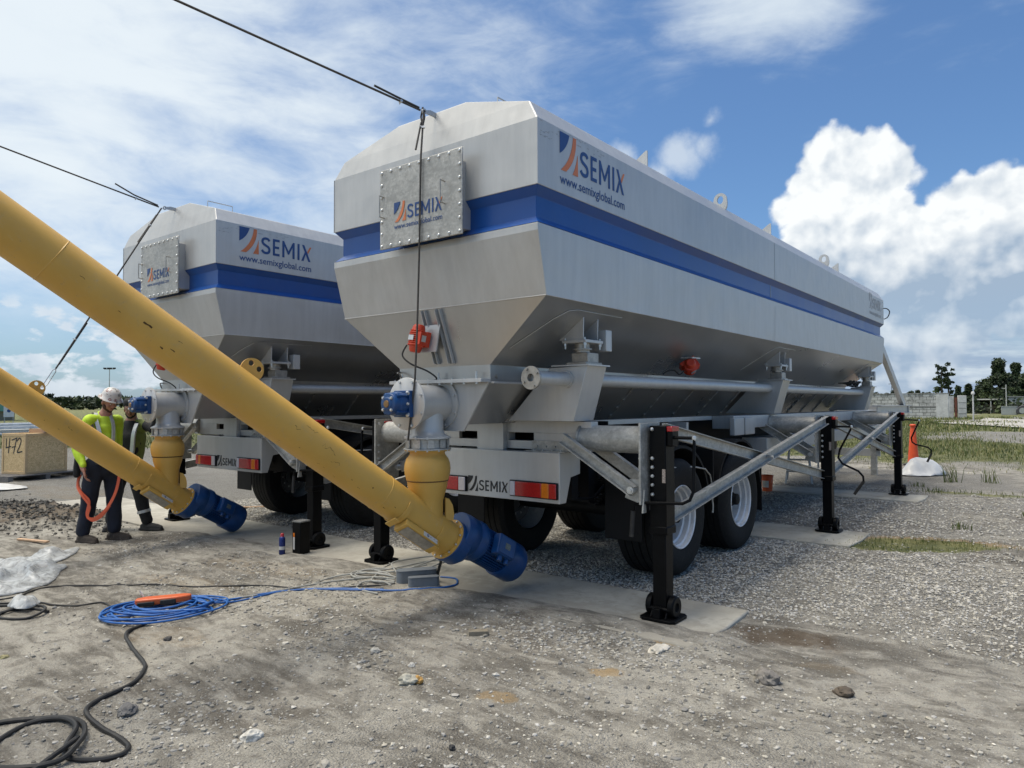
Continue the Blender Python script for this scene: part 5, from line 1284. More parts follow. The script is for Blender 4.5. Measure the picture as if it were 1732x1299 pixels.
# ---- plastic sheets
def film_mat(name, a=.46):
    m, nt, b = principled(name); b.inputs['Base Color'].default_value = (.52, .54, .54, 1); b.inputs['Roughness'].default_value = .36
    b.inputs['Alpha'].default_value = a; tc = node(nt, 'ShaderNodeTexCoord'); n = noise(nt, tc.outputs['Object'], 9, 6, .6, 1.2)
    nt.links.new((NX(nt, n.outputs[0]).step(.35, .65)*(1-a)+a-.10).clamp().k, b.inputs['Alpha']); b.inputs['Subsurface Weight'].default_value = .0
    _bump(nt, b, n.outputs[0], .2, .01); return m
def sheet(name, label, outline, hfun, m_, step=.03, z0=None):
    import mathutils.geometry as G
    xs = [p[0] for p in outline]; ys = [p[1] for p in outline]
    pts = [Vector((p.x, p.y)) for p in catmull([(a, b, 0) for a, b in outline], 4, True)]; nB = len(pts); inner = []
    def inside(x, y):
        c = False; j = nB-1
        for i in range(nB):
            a, b = pts[i], pts[j]
            if (a.y > y) != (b.y > y) and x < (b.x-a.x)*(y-a.y)/(b.y-a.y)+a.x: c = not c
            j = i
        return c
    for x in np.arange(min(xs)-.1, max(xs)+.1, step):
        for y in np.arange(min(ys)-.1, max(ys)+.1, step):
            if inside(x, y): inner.append(Vector((x+random.uniform(-.2, .2)*step, y+random.uniform(-.2, .2)*step)))
    V, E_, F, *_ = G.delaunay_2d_cdt(pts+inner, [(i, (i+1) % nB) for i in range(nB)], [], 1, 1e-5)
    A = np.array([v[:] for v in V]); bd = np.array([p[:] for p in pts])
    d = np.sqrt(((A[:, None]-bd[None])**2).sum(-1)).min(1); z = hfun(A[:, 0], A[:, 1], d)+(ground_h(A[:, 0], A[:, 1]) if z0 is None else z0)
    mb = MB(); mb.add([(a[0], a[1], q) for a, q in zip(A, z)], F); o = mb.build(name, m_, None, smooth=60)
    tag(o, label, 'plastic sheet'); s = o.modifiers.new('thickness', 'SOLIDIFY'); s.thickness = .0015; return o
def folds(x, y, d):
    f = fbm(x*3.2+1, y*3.2, 4, 12); r1 = 1-np.abs(2*fbm(x*2.1+y*1.5, y*2.6-x, 3, 19)-1)
    r2 = 1-np.abs(2*fbm(x*4.1-y*2.5, y*5.6+x, 2, 29)-1)
    return .010+sst(0, .16, d)*(.05*f+.11*sst(.70, 1, r1)*f+.02*sst(.86, 1, r2))+sst(0, .02, d)*.008
FILM = film_mat('plastic_film')
sheet('plastic_sheet', 'crumpled clear plastic sheet on the dirt at the left edge', [(-8.75, 2.3), (-8.6, 2.62), (-8.62, 2.95), (-8.72, 3.22), (-8.30, 2.98), (-8.02, 2.72), (-7.86, 2.80), (-7.6, 2.64), (-7.28, 2.48), (-7.10, 2.26), (-7.06, 2.08), (-7.1, 1.75), (-7.6, 1.65), (-8.6, 1.9)], folds, FILM)
sheet('plastic_scrap', 'small scrap of clear plastic on the coiled black cable', [(-6.62, 2.02), (-6.50, 2.12), (-6.36, 2.05), (-6.33, 1.96), (-6.45, 1.90), (-6.58, 1.93)], lambda x, y, d: .03+.09*sst(0, .05, d)*fbm(x*14, y*14, 3, 7), FILM, .018)
sheet('white_sheet', 'heap of white plastic sheeting on the gravel beside the orange cone', [(-3.1, 17.5), (-3.0, 18.0), (-2.75, 18.3), (-2.45, 18.4), (-2.2, 18.15), (-2.30, 17.7), (-2.6, 17.4), (-2.9, 17.35)],
      lambda x, y, d: .02+sst(0, .32, d)*(.24+.30*(fbm(x*2.5, y*2.5, 4, 5)-.5))+sst(0, .12, d)*.10*sst(.5, 1, 1-np.abs(2*fbm(x*2, y*2, 2, 8)-1)), mat('white_film', (.62, .62, .60), .4), .05)
sheet('white_board', 'flat white sheet on the sand in front of the pallet', [(-16.9, 4.2), (-17.2, 4.7), (-16.2, 4.95), (-15.6, 4.8), (-15.9, 4.3)], lambda x, y, d: .015+.02*fbm(x, y, 3, 3), mat('white_film', (.62, .62, .60), .4), .12)
for lab, x, y, L_, r_ in (('split pale lath lying on the ground behind the workers', -10.1, 6.0, .7, .9), ('thin pale stick at the left edge in front of the spoil heap', -9.6, 3.05, .5, .3)):
    o = MB().box((x, y, gz(x, y)+.02), (L_, .05, .02), Matrix.Rotation(r_, 3, 'Z')).build('wooden_lath', mat('fresh_wood', (.50, .33, .20), .7, 0, .15, 20), None, bevel=.003); tag(o, lab, 'wood lath')

# ================================================================ crate on its pallet
M_OSB = None
def osb():
    m, nt, b = principled('osb_board'); tc = node(nt, 'ShaderNodeTexCoord'); P = tc.outputs['Object']
    v = node(nt, 'ShaderNodeTexVoronoi'); v.inputs['Scale'].default_value = 24; n0 = noise(nt, P, 5, 3, .6)
    mm = node(nt, 'ShaderNodeVectorMath', operation='ADD'); nt.links.new(mapping(nt, P, (1, 1, 2.6), (0, .4, 0)), mm.inputs[0]); nt.links.new(n0.outputs['Color'], mm.inputs[1]); nt.links.new(mm.outputs[0], v.inputs['Vector'])
    s = node(nt, 'ShaderNodeSeparateColor'); nt.links.new(v.outputs['Color'], s.inputs[0])
    c = mix(nt, NX(nt, s.outputs[0]), (.50, .34, .15), (.82, .62, .34)); nt.links.new(c, b.inputs['Base Color']); b.inputs['Roughness'].default_value = .75
    return m
M_OSB = osb(); M_PINE = mat('pine_batten', (.60, .43, .23), .7, 0, .12, 9, .15, (.30, .18, .08), stretch=(1, 1, 6))
def crate():
    M_ = Vector((-17.59, 5.42, 0)); bdir = Vector((-.29, .957, 0)); rot = math.atan2(bdir.y, bdir.x)
    t = thing('wooden_crate', 'chipboard crate with handwritten 472, standing on a grey pallet', 'crate', (M_.x, M_.y, .13), None, rot)
    # local: x runs along the wide side, y away to the narrow side
    L_, W_, H_ = .95, .76, .87
    MB().bx(.012, L_-.012, .012, W_-.012, .02, H_-.02).build('board_panel', M_OSB, t)
    m = MB(); f = .055
    for x in (0, L_-f):
        for y in (0, W_-f): m = MB().bx(x, x+f, y, y+f, f, H_-f); m.build('corner_batten', M_PINE, t, bevel=.003)
    for z in (0, H_-f):
        for y in (0, W_-f): MB().bx(0, L_, y, y+f, z, z+f).build('edge_batten', M_PINE, t, bevel=.003)
        for x in (0, L_-f): MB().bx(x, x+f, f, W_-f, z, z+f).build('edge_batten', M_PINE, t, bevel=.003)
    # numerals on the narrow face (x = 0 side), reading towards the corner
    ink = MB(); S = .30
    strokes = [[(.0, .95), (-.02, .42), (.36, .50)], [(.26, .98), (.16, .12)], [(.40, .86), (.78, .98), (.55, .10)], [(.42, .45), (.72, .52)], [(.80, .80), (.98, .98), (1.12, .84), (1.0, .50), (.84, .18), (1.22, .24)]]
    for k, st in enumerate(strokes):
        c = catmull([(a, b_, 0) for a, b_ in st], 5) if k == 4 else [Vector((a, b_, 0)) for a, b_ in st]
        ink.prism(ribbon([(p.x, p.y) for p in c], .07), lambda a, b_, q: (.0105-q, W_-.14-a*.42, .40+b_*.38), .001+k*.0002)
    ink.build('handwritten_number', M_DBLK, t, smooth=0)
    return t
crate()
def pallet(x, y, rot):
    t = thing('pallet', 'grey weathered pallet under the numbered crate', 'pallet', (x, y, 0), None, rot); w = mat('grey_wood', (.16, .15, .14), .85, 0, .2, 12)
    for i in range(7): MB().bx(-.15, 1.55, -.1+i*.17, .02+i*.17, .105, .128).build('deck_board', w, t)
    for i in range(3): MB().bx(-.15+i*.80, -.05+i*.80, -.1, 1.04, .01, .104).build('bearer', w, t)
pallet(-17.45, 5.15, 1.866)
t = thing('cardboard_box', 'low open cardboard box lying on top of the crate', 'cardboard box', (-18.0, 6.0, 1.0), None, 1.866); cb_ = mat('cardboard', (.38, .25, .16), .8)
MB().bx(-.30, .30, -.28, .22, .0, .09).build('carton', cb_, t)
m = MB().add([(-.30, -.28, .09), (.02, -.28, .09), (-.02, -.40, .15), (-.28, -.40, .13)], [(0, 1, 2, 3)]); m.build('flap', cb_, t)
m = MB().add([(.05, -.28, .09), (.30, -.28, .09), (.30, -.34, .16), (.06, -.33, .14)], [(0, 1, 2, 3)]); m.build('flap', cb_, t)

# ================================================================ cone, bucket, step stool
t = thing('traffic_cone', 'tall orange traffic cone behind the white sheet', 'traffic cone', (-3.24, 20.6, 0))
MB().lathe([(.135, .03), (.10, .45), (.06, .95), (.045, 1.0), (.0, 1.0)], (0, 0, 0), (0, 0, 1), 28, caps=False).build('cone_body', mat('cone_orange', (.70, .085, .02), .5, 0, .08, 10, .15), t, smooth=50)
MB().bx(-.2, .2, -.2, .2, 0, .04).build('base', M_HOSE, t, bevel=.01)
for z in (.30, .62): MB().lathe([(.126-z*.085+.004, z), (.126-z*.085, z+.03)], (0, 0, 0), (0, 0, 1), 28, caps=False).build('band', mat('cone_orange_pale', (.75, .25, .14), .4), t)
MB().lathe([(.05, .985), (.075, 1.0), (.075, 1.03), (.05, 1.05), (0, 1.05)], (0, 0, 0), (0, 0, 1), 20).build('cone_handle', mat('cone_orange', (.70, .085, .02), .5), t)
t = thing('bucket', 'orange bucket with a white label behind the rear wheel', 'bucket', (-4.36, 12.9, .02))
MB().lathe([(0, 0), (.085, 0), (.105, .27), (.112, .275), (.105, .285), (.10, .28)], (0, 0, 0), (0, 0, 1), 28, caps=False).build('pail', mat('bucket_orange', (.68, .11, .03), .45), t, smooth=50)
V = []; m = MB(); n_ = 8
for i in range(n_+1):
    a = -2.3+1.3*i/n_; V += [(math.cos(a)*.0935, math.sin(a)*.0935, .07), (math.cos(a)*.1035, math.sin(a)*.1035, .19)]
m.add(V, [(2*i, 2*i+2, 2*i+3, 2*i+1) for i in range(n_)]).build('label', mat('label_white', (.62, .60, .56), .5), t)
MB().tube(catmull([(-.11, 0, .27), (-.08, -.05, .16), (0, -.10, .12), (.08, -.05, .16), (.11, 0, .27)], 5), .003, 5).build('bail_handle', M_GAL, t)
t = thing('step_stool', 'aluminium step stool standing on the gravel behind the braces', 'step stool', (-4.35, 14.75, 0), None, .25); al = mat('aluminium', (.45, .46, .46), .45, .6)
for s in (-1, 1):
    for e in (-1, 1): MB().cyl((s*.24, e*.30, 0), (s*.17, e*.08, .70), .018, n=8).build('rail', al, t)
MB().bx(-.19, .19, -.12, .12, .69, .73).build('top_step', al, t, bevel=.005)
for k, z in ((0, .23), (1, .46)): MB().bx(-.22+k*.02, .22-k*.02, -.27+k*.08, -.17+k*.07, z, z+.03).build('tread', al, t, bevel=.003)
# ================================================================ people
def blobm(m, c, r, n=12):
    """ellipsoid with radii r (3) at c"""
    c = Vector(c); k = n//2; V = []; F = []
    for i in range(k+1):
        ph = math.pi*i/k
        for j in range(n):
            th = 2*math.pi*j/n; V.append((c.x+r[0]*math.sin(ph)*math.cos(th), c.y+r[1]*math.sin(ph)*math.sin(th), c.z+r[2]*math.cos(ph)))
    for i in range(k):
        for j in range(n): F.append((i*n+j, (i+1)*n+j, (i+1)*n+(j+1) % n, i*n+(j+1) % n))
    m.add(V, F)
def limb(m, pts, rad, n=14, flat=None):
    P = [Vector(p) for p in pts]
    for i in range(len(P)-1):
        L = (P[i+1]-P[i]).length; st = max(2, int(L/.03))
        m.tube([P[i].lerp(P[i+1], t/st) for t in range(st+1)], 0, n, rr=[rad[i]+(rad[i+1]-rad[i])*t/st for t in range(st+1)])
    for p, r in zip(P, rad): blobm(m, p, (r, r, r), n)
def fuse(m, name, mt, parent, voxel=.009, sm=6, wr=0.0, ws=9, seed=0):
    """merge overlapping closed shapes into one continuous skin"""
    me = bpy.data.meshes.new(name); me.from_pydata(m.v, [], m.f); me.update()
    bm = bmesh.new(); bm.from_mesh(me); bmesh.ops.remove_doubles(bm, verts=bm.verts, dist=1e-5); bmesh.ops.dissolve_degenerate(bm, edges=bm.edges, dist=1e-6); bmesh.ops.recalc_face_normals(bm, faces=bm.faces); bm.to_mesh(me); bm.free()
    o = bpy.data.objects.new('tmp', me); COL.objects.link(o)
    q = o.modifiers.new('r', 'REMESH'); q.mode = 'VOXEL'; q.voxel_size = voxel; q.use_smooth_shade = True
    s = o.modifiers.new('s', 'SMOOTH'); s.iterations = sm; s.factor = .5
    dg = bpy.context.evaluated_depsgraph_get(); dg.update()
    me2 = bpy.data.meshes.new_from_object(o.evaluated_get(dg)); bpy.data.objects.remove(o)
    if wr:
        from mathutils import noise as MN
        no = [v.normal.copy() for v in me2.vertices]
        for v, nn in zip(me2.vertices, no):
            p = v.co; k = MN.noise(Vector((p.x*ws, p.y*ws, p.z*ws*.6+seed)))+.5*MN.noise(Vector((p.x*ws*2.4+seed, p.y*ws*2.4, p.z*ws*1.8)))
            v.co = p+nn*k*wr
    me2.materials.clear(); me2.materials.append(mt); me2.shade_smooth()
    r = bpy.data.objects.new(name, me2); COL.objects.link(r); r.parent = parent; return r
def hand(m, w, d, up, s=1.0, curl=.6):
    """w wrist, d pointing direction of the hand, up = back of the hand normal; s=+1 thumb towards up x d"""
    w, d, up = Vector(w), Vector(d).normalized(), Vector(up).normalized(); side = up.cross(d).normalized()*s; up = d.cross(side).normalized()*s
    pc = w+d*.048; 
    for k in range(5): limb(m, [w+side*(-.022+.011*k), w+d*.085+side*(-.034+.017*k)], [.014, .0135], 8)
    for k, (L, o) in enumerate(((.066, -.032), (.080, -.011), (.075, .010), (.058, .030))):
        a = w+d*.085+side*o; b = a+(d*math.cos(curl*.5)-up*math.sin(curl*.5))*L*.45; c = b+(d*math.cos(curl*1.2)-up*math.sin(curl*1.2))*L*.32; e = c+(d*math.cos(curl*1.9)-up*math.sin(curl*1.9))*L*.26
        limb(m, [a, b, c, e], [.0095, .0088, .008, .0072], 8)
    a = w+d*.02-side*.030; b = a-side*.024+d*.030-up*.006; c = b-side*.006+d*.030-up*.010; limb(m, [a, b, c], [.013, .011, .009], 8)
def head(m, c, f, up, s=1.0):
    """c centre of the skull, f facing, up crown direction"""
    c, f, up = Vector(c), Vector(f).normalized(), Vector(up).normalized(); sd = f.cross(up).normalized(); up = sd.cross(f)
    def B(a, b, e, r, n=14):
        k = MB(); blobm(k, (0, 0, 0), r, n); R3 = Matrix((sd, f, up)).transposed(); m.add([c+sd*a+f*b+up*e+R3 @ Vector(v) for v in k.v], k.f)
    B(0, -.006, .022, (.076*s, .094*s, .088*s), 18); B(0, .022, -.045, (.058*s, .062*s, .062*s)); B(0, .050, -.092, (.030, .028, .024))        # skull, face, chin
    B(0, .020, -.080, (.050, .048, .030)); B(0, .090, -.018, (.012, .020, .030)); B(0, .101, -.034, (.016, .014, .011)); B(0, .078, .018, (.055, .018, .014))   # jaw, nose, brow
    B(.036, .066, -.030, (.024, .022, .018)); B(-.036, .066, -.030, (.024, .022, .018)); B(0, .082, -.060, (.024, .012, .008)); B(0, .079, -.071, (.020, .012, .007))
    for q in (-1, 1): B(q*.078, -.004, -.020, (.010, .020, .030)); 
    return sd
SKIN = mat('skin', (.36, .17, .115), .5, 0, .12, 18, .1, (.28, .10, .07), .1, 120)
SKIN2 = mat('skin_b', (.30, .145, .095), .5, 0, .12, 18, .1, (.22, .08, .06), .1, 120)
HIVIS = mat('hi_vis_yellow', (.50, .72, .035), .65, 0, .10, 7, .12, (.30, .42, .05), .3, 90)
HIVIS2 = mat('hi_vis_vest', (.17, .215, .045), .7, 0, .2, 7, .4, (.07, .075, .035), .3, 90)
REFL = mat('reflective_tape', (.52, .54, .54), .35, .3, .08, 20)
NAVYC = mat('navy_denim', (.012, .017, .032), .85, 0, .3, 6, .15, (.05, .055, .06), .5, 120)
BLKC = mat('black_cloth', (.010, .011, .013), .85, 0, .3, 6, .1, (.03, .03, .03), .5, 120)
BOOT = mat('work_boot', (.055, .042, .032), .8, 0, .25, 14, .5, (.16, .14, .115), .4, 60)
BOOTB = mat('black_boot', (.018, .018, .018), .7, 0, .25, 14, .4, (.09, .085, .075), .4, 60)
HAIR = mat('dark_hair', (.018, .012, .009), .8, 0, .3, 60, 0, bump=.6, bscale=160)
HAIR2 = mat('brown_beard', (.06, .028, .016), .85, 0, .3, 60, 0, bump=.6, bscale=160)
EYEW = mat('eye_white', (.5, .48, .46), .3); EYED = mat('eye_dark', (.02, .012, .008), .2)
def boot(m, ankle, d, L=.285, w=.052):
    a = Vector(ankle); d = Vector((d[0], d[1], 0)).normalized(); s = Vector((-d.y, d.x, 0))
    b = Vector((a.x, a.y, 0))
    limb(m, [(a.x, a.y, .17), (a.x, a.y, .06)], [.052, .050], 12)
    limb(m, [b-d*.05+Vector((0, 0, .045)), b+d*.06+Vector((0, 0, .050)), b+d*.15+Vector((0, 0, .044)), b+d*.20+Vector((0, 0, .038))], [.045, .050, .044, .034], 12)
    k = MB().prism([(-.10, -.036), (-.085, -.045), (.10, -.050), (.20, -.046), (.235, -.022), (.235, .022), (.20, .046), (.10, .050), (-.085, .045), (-.10, .036)], lambda u, v, t: b+d*u+s*v+Vector((0, 0, .001+t)), .026)
    m.add(k.v, k.f)
def face_bits(parent, c, f, up, beard=None, hair=None):
    c, f, up = Vector(c), Vector(f).normalized(), Vector(up).normalized(); sd = f.cross(up).normalized(); up = sd.cross(f)
    for q in (-1, 1):
        e = MB(); blobm(e, c+sd*q*.031+f*.080+up*.000, (.0115, .0115, .008), 12); eb = e.build('eye', EYEW, parent, smooth=60)
        e = MB(); blobm(e, c+sd*q*.031+f*.0895+up*.000, (.0055, .0045, .0055), 10); e.build('iris', EYED, eb, smooth=60)
    R3 = Matrix((sd, f, up)).transposed()
    def B(m, a, b, e, r, n=12):
        k = MB(); blobm(k, (0, 0, 0), r, n); m.add([c+sd*a+f*b+up*e+R3 @ Vector(v) for v in k.v], k.f)
    m = MB()
    for q in (-1, 1): B(m, q*.033, .086, .020, (.019, .006, .005))
    fuse(m, 'eyebrows', beard or HAIR, parent, .003, 1)
    m = MB(); B(m, 0, .087, -.064, (.022, .008, .0035)); m.build('lips', mat('lips', (.27, .09, .07), .5), parent, smooth=60)
    if beard:
        m = MB(); B(m, 0, .046, -.098, (.036, .034, .026)); B(m, 0, .026, -.086, (.056, .050, .030)); B(m, .050, .010, -.060, (.016, .040, .034)); B(m, -.050, .010, -.060, (.016, .040, .034)); B(m, 0, .086, -.050, (.028, .010, .006))
        fuse(m, 'beard', beard, parent, .005, 2, .002, 60)
    if hair:
        m = MB(); B(m, 0, -.018, .026, (.080, .088, .086), 16); B(m, 0, -.05, -.02, (.070, .050, .060), 14)
        for q in (-1, 1): B(m, q*.070, -.012, .0, (.014, .032, .045))
        fuse(m, 'hair', hair, parent, .006, 2, .003, 50)

YAWC = -0.6704
def person1():
    # local axes: x to the viewer's right, y away from the viewer, origin on the ground between the feet
    t = thing('person', 'person in white hard hat, yellow hi-vis shirt and navy trousers, looking down at the outlet', 'person', (-9.07, 3.60, gz(-9.07, 3.6)), None, -YAWC)
    f = Vector((.80, -.42, -.42)); up = Vector((.36, -.14, .92)); hc = Vector((.075, -.02, 1.655))
    sho_n, sho_f = Vector((-.085, -.15, 1.435)), Vector((.075, .16, 1.425)); neck = Vector((.015, .0, 1.49)); chest = Vector((.0, .0, 1.27)); waist = Vector((-.005, .02, 1.06)); pel = Vector((.0, .02, .93))
    hipn, hipf = Vector((-.055, -.075, .90)), Vector((.065, .09, .90)); kn, kf = Vector((-.115, -.09, .49)), Vector((.085, .08, .49)); an, af = Vector((-.165, -.10, .09)), Vector((.105, .06, .10))
    el, wr = Vector((-.215, -.17, 1.10)), Vector((-.085, -.25, .865))
    elf, wrf = Vector((.035, .235, 1.12)), Vector((.05, .20, .88))
    m = MB(); head(m, hc, f, up); limb(m, [hc+Vector((-.03, .01, -.08)), neck, (chest+neck)/2], [.056, .062, .085])
    limb(m, [neck, chest, waist, pel], [.08, .12, .115, .12]); limb(m, [sho_n, sho_f], [.06, .06])
    limb(m, [sho_n, el, wr], [.052, .041, .029]); limb(m, [sho_f, elf, wrf], [.052, .041, .029])
    hand(m, wr, (.30, -.10, -.95), (-.85, -.5, -.2), 1, .55); hand(m, wrf, (.5, -.8, -.3), (.4, .1, .9), 1, .5)
    limb(m, [hipn, kn, an], [.085, .058, .042]); limb(m, [hipf, kf, af], [.085, .058, .042])
    fuse(m, 'body', SKIN, t, .0085, 3)
    face_bits(t, hc, f, up, HAIR2)
    m = MB(); limb(m, [neck+Vector((-.005, .0, -.045)), chest+Vector((0, 0, .05)), chest+Vector((0, 0, -.06)), waist, pel+Vector((0, 0, -.01))], [.090, .132, .142, .130, .130], 20)
    limb(m, [sho_n+Vector((.01, .02, 0)), sho_f+Vector((0, -.01, 0))], [.070, .070]); limb(m, [sho_n, el, wr+Vector((-.012, .01, .05))], [.070, .058, .042]); limb(m, [sho_f, elf, wrf+Vector((-.01, .03, .03))], [.066, .054, .042])
    limb(m, [neck+Vector((-.02, .0, -.01)), neck+Vector((.0, .0, .015))], [.078, .068])
    fuse(m, 'hi_vis_shirt', HIVIS, t, .011, 4, .012, 8, 3)
    # harness and reflective braces over the shirt
    def strap(name, mt, pts, w, th, out=None):
        P = catmull(pts, 5); m = MB(); V = []; N = len(P)
        for i, p in enumerate(P):
            tt = (P[min(i+1, N-1)]-P[max(i-1, 0)]).normalized(); o = (Vector((p.x, p.y, 0))-Vector((0, 0, 0)) if out is None else Vector(out)); o = (o-tt*o.dot(tt)).normalized(); s = tt.cross(o)
            V += [p+s*w/2-o*.01, p+s*w/2+o*th, p-s*w/2+o*th, p-s*w/2-o*.01]
        m.add(V, [(i*4+j, i*4+(j+1) % 4, i*4+4+(j+1) % 4, i*4+4+j) for i in range(N-1) for j in range(4)]+[(0, 3, 2, 1), (N*4-4, N*4-3, N*4-2, N*4-1)])
        return m.build(name, mt, t, smooth=50)
    fr = Vector((.55, -.82, 0))
    strap('reflective_brace', REFL, [(-.05, -.08, 1.52), (-.015, -.135, 1.44), (.035, -.160, 1.32), (.07, -.165, 1.18), (.085, -.160, 1.02)], .040, .006, fr)
    strap('harness_strap', mat('harness_dark', (.10, .095, .085), .8), [(-.085, -.07, 1.515), (-.055, -.165, 1.42), (-.01, -.185, 1.30), (.035, -.185, 1.16), (.06, -.175, 1.0)], .036, .010, fr)
    strap('reflective_brace', REFL, [(.075, -.02, 1.50), (.125, -.03, 1.40), (.150, -.06, 1.28), (.155, -.08, 1.14), (.15, -.09, 1.02)], .036, .006, (.9, -.45, 0))
    strap('reflective_band', REFL, [(-.15, -.06, 1.12), (-.09, -.155, 1.10), (.01, -.185, 1.08), (.09, -.155, 1.08), (.145, -.07, 1.09)], .045, .006)
    strap('waist_belt', mat('belt_dark', (.03, .03, .028), .7), [(-.155, .0, .96), (-.12, -.11, .95), (.0, -.165, .94), (.11, -.12, .94), (.155, .0, .95), (.11, .13, .95), (.0, .17, .96), (-.12, .12, .96), (-.155, .0, .96)], .045, .008)
    m = MB(); limb(m, [pel+Vector((0, 0, .02)), pel+Vector((0, 0, -.06))], [.142, .140], 20)
    limb(m, [hipn, kn, an+Vector((-.01, 0, .04))], [.115, .088, .074], 18); limb(m, [hipf, kf, af+Vector((0, 0, .04))], [.115, .088, .076], 18)
    fuse(m, 'trousers', NAVYC, t, .012, 4, .012, 7, 8)
    m = MB(); boot(m, an, (.85, -.35)); fuse(m, 'boot', BOOT, t, .007, 2)
    m = MB(); boot(m, af, (.95, -.20)); fuse(m, 'boot', BOOT, t, .007, 2)
    # hard hat with full brim and stickers
    sd = f.cross(up).normalized(); u2 = sd.cross(f.normalized()).normalized(); fn = f.normalized(); hb = hc+u2*.045
    h = MB().lathe([(.134, -.012), (.139, -.008), (.134, .002), (.110, .014), (.105, .048), (.094, .085), (.068, .112), (.035, .126), (0, .130)], hb, u2, 40, caps=False)
    h.lathe([(.134, -.012), (.106, -.004), (.104, .02), (.08, .09), (0, .12)], hb, u2, 30, caps=False)
    hm, nt, b = principled('hard_hat_white'); tc = node(nt, 'ShaderNodeTexCoord'); v = node(nt, 'ShaderNodeTexVoronoi'); nt.links.new(tc.outputs['Object'], v.inputs['Vector']); v.inputs['Scale'].default_value = 26
    s_ = node(nt, 'ShaderNodeSeparateColor'); nt.links.new(v.outputs['Color'], s_.inputs[0]); pick = (NX(nt, s_.outputs[0])-.52).step(0, .01)*(.021-NX(nt, v.outputs['Distance'])*.035).step(0, .001)
    n_ = noise(nt, tc.outputs['Object'], 130, 2, .5); ink = NX(nt, n_.outputs[0]).step(.49, .53)
    cc = mix(nt, NX(nt, s_.outputs[1]).step(.55, .6), (.10, .09, .085), (.25, .06, .05)); cc = mix(nt, ink, cc, (.58, .55, .50))
    c = mix(nt, pick, (.66, .64, .61), cc); nt.links.new(c, b.inputs['Base Color']); b.inputs['Roughness'].default_value = .35
    h.build('hard_hat', hm, t, smooth=60)
    # orange leg loops and lanyard
    OR = mat('strap_orange', (.70, .13, .055), .6)
    strap('leg_strap', OR, [(-.20, -.12, .80), (-.215, -.14, .70), (-.15, -.19, .60), (-.05, -.20, .50), (-.055, -.22, .36), (-.03, -.22, .30), (.05, -.22, .31), (.14, -.18, .40), (.19, -.10, .55), (.205, -.04, .72), (.20, -.02, .84)], .030, .004, (.2, -1, 0))
    strap('leg_strap', OR, [(-.22, -.12, .78), (-.20, -.17, .66), (-.12, -.21, .56), (-.03, -.215, .44), (-.045, -.225, .33), (.02, -.225, .275), (.11, -.20, .33), (.17, -.15, .44)], .022, .004, (.2, -1, 0))
    m = MB(); limb(m, [(-.21, -.14, .98), (-.225, -.15, .80)], [.045, .040], 14); fuse(m, 'tool_pouch', BLKC, t, .008, 2, .006, 14)
    return t
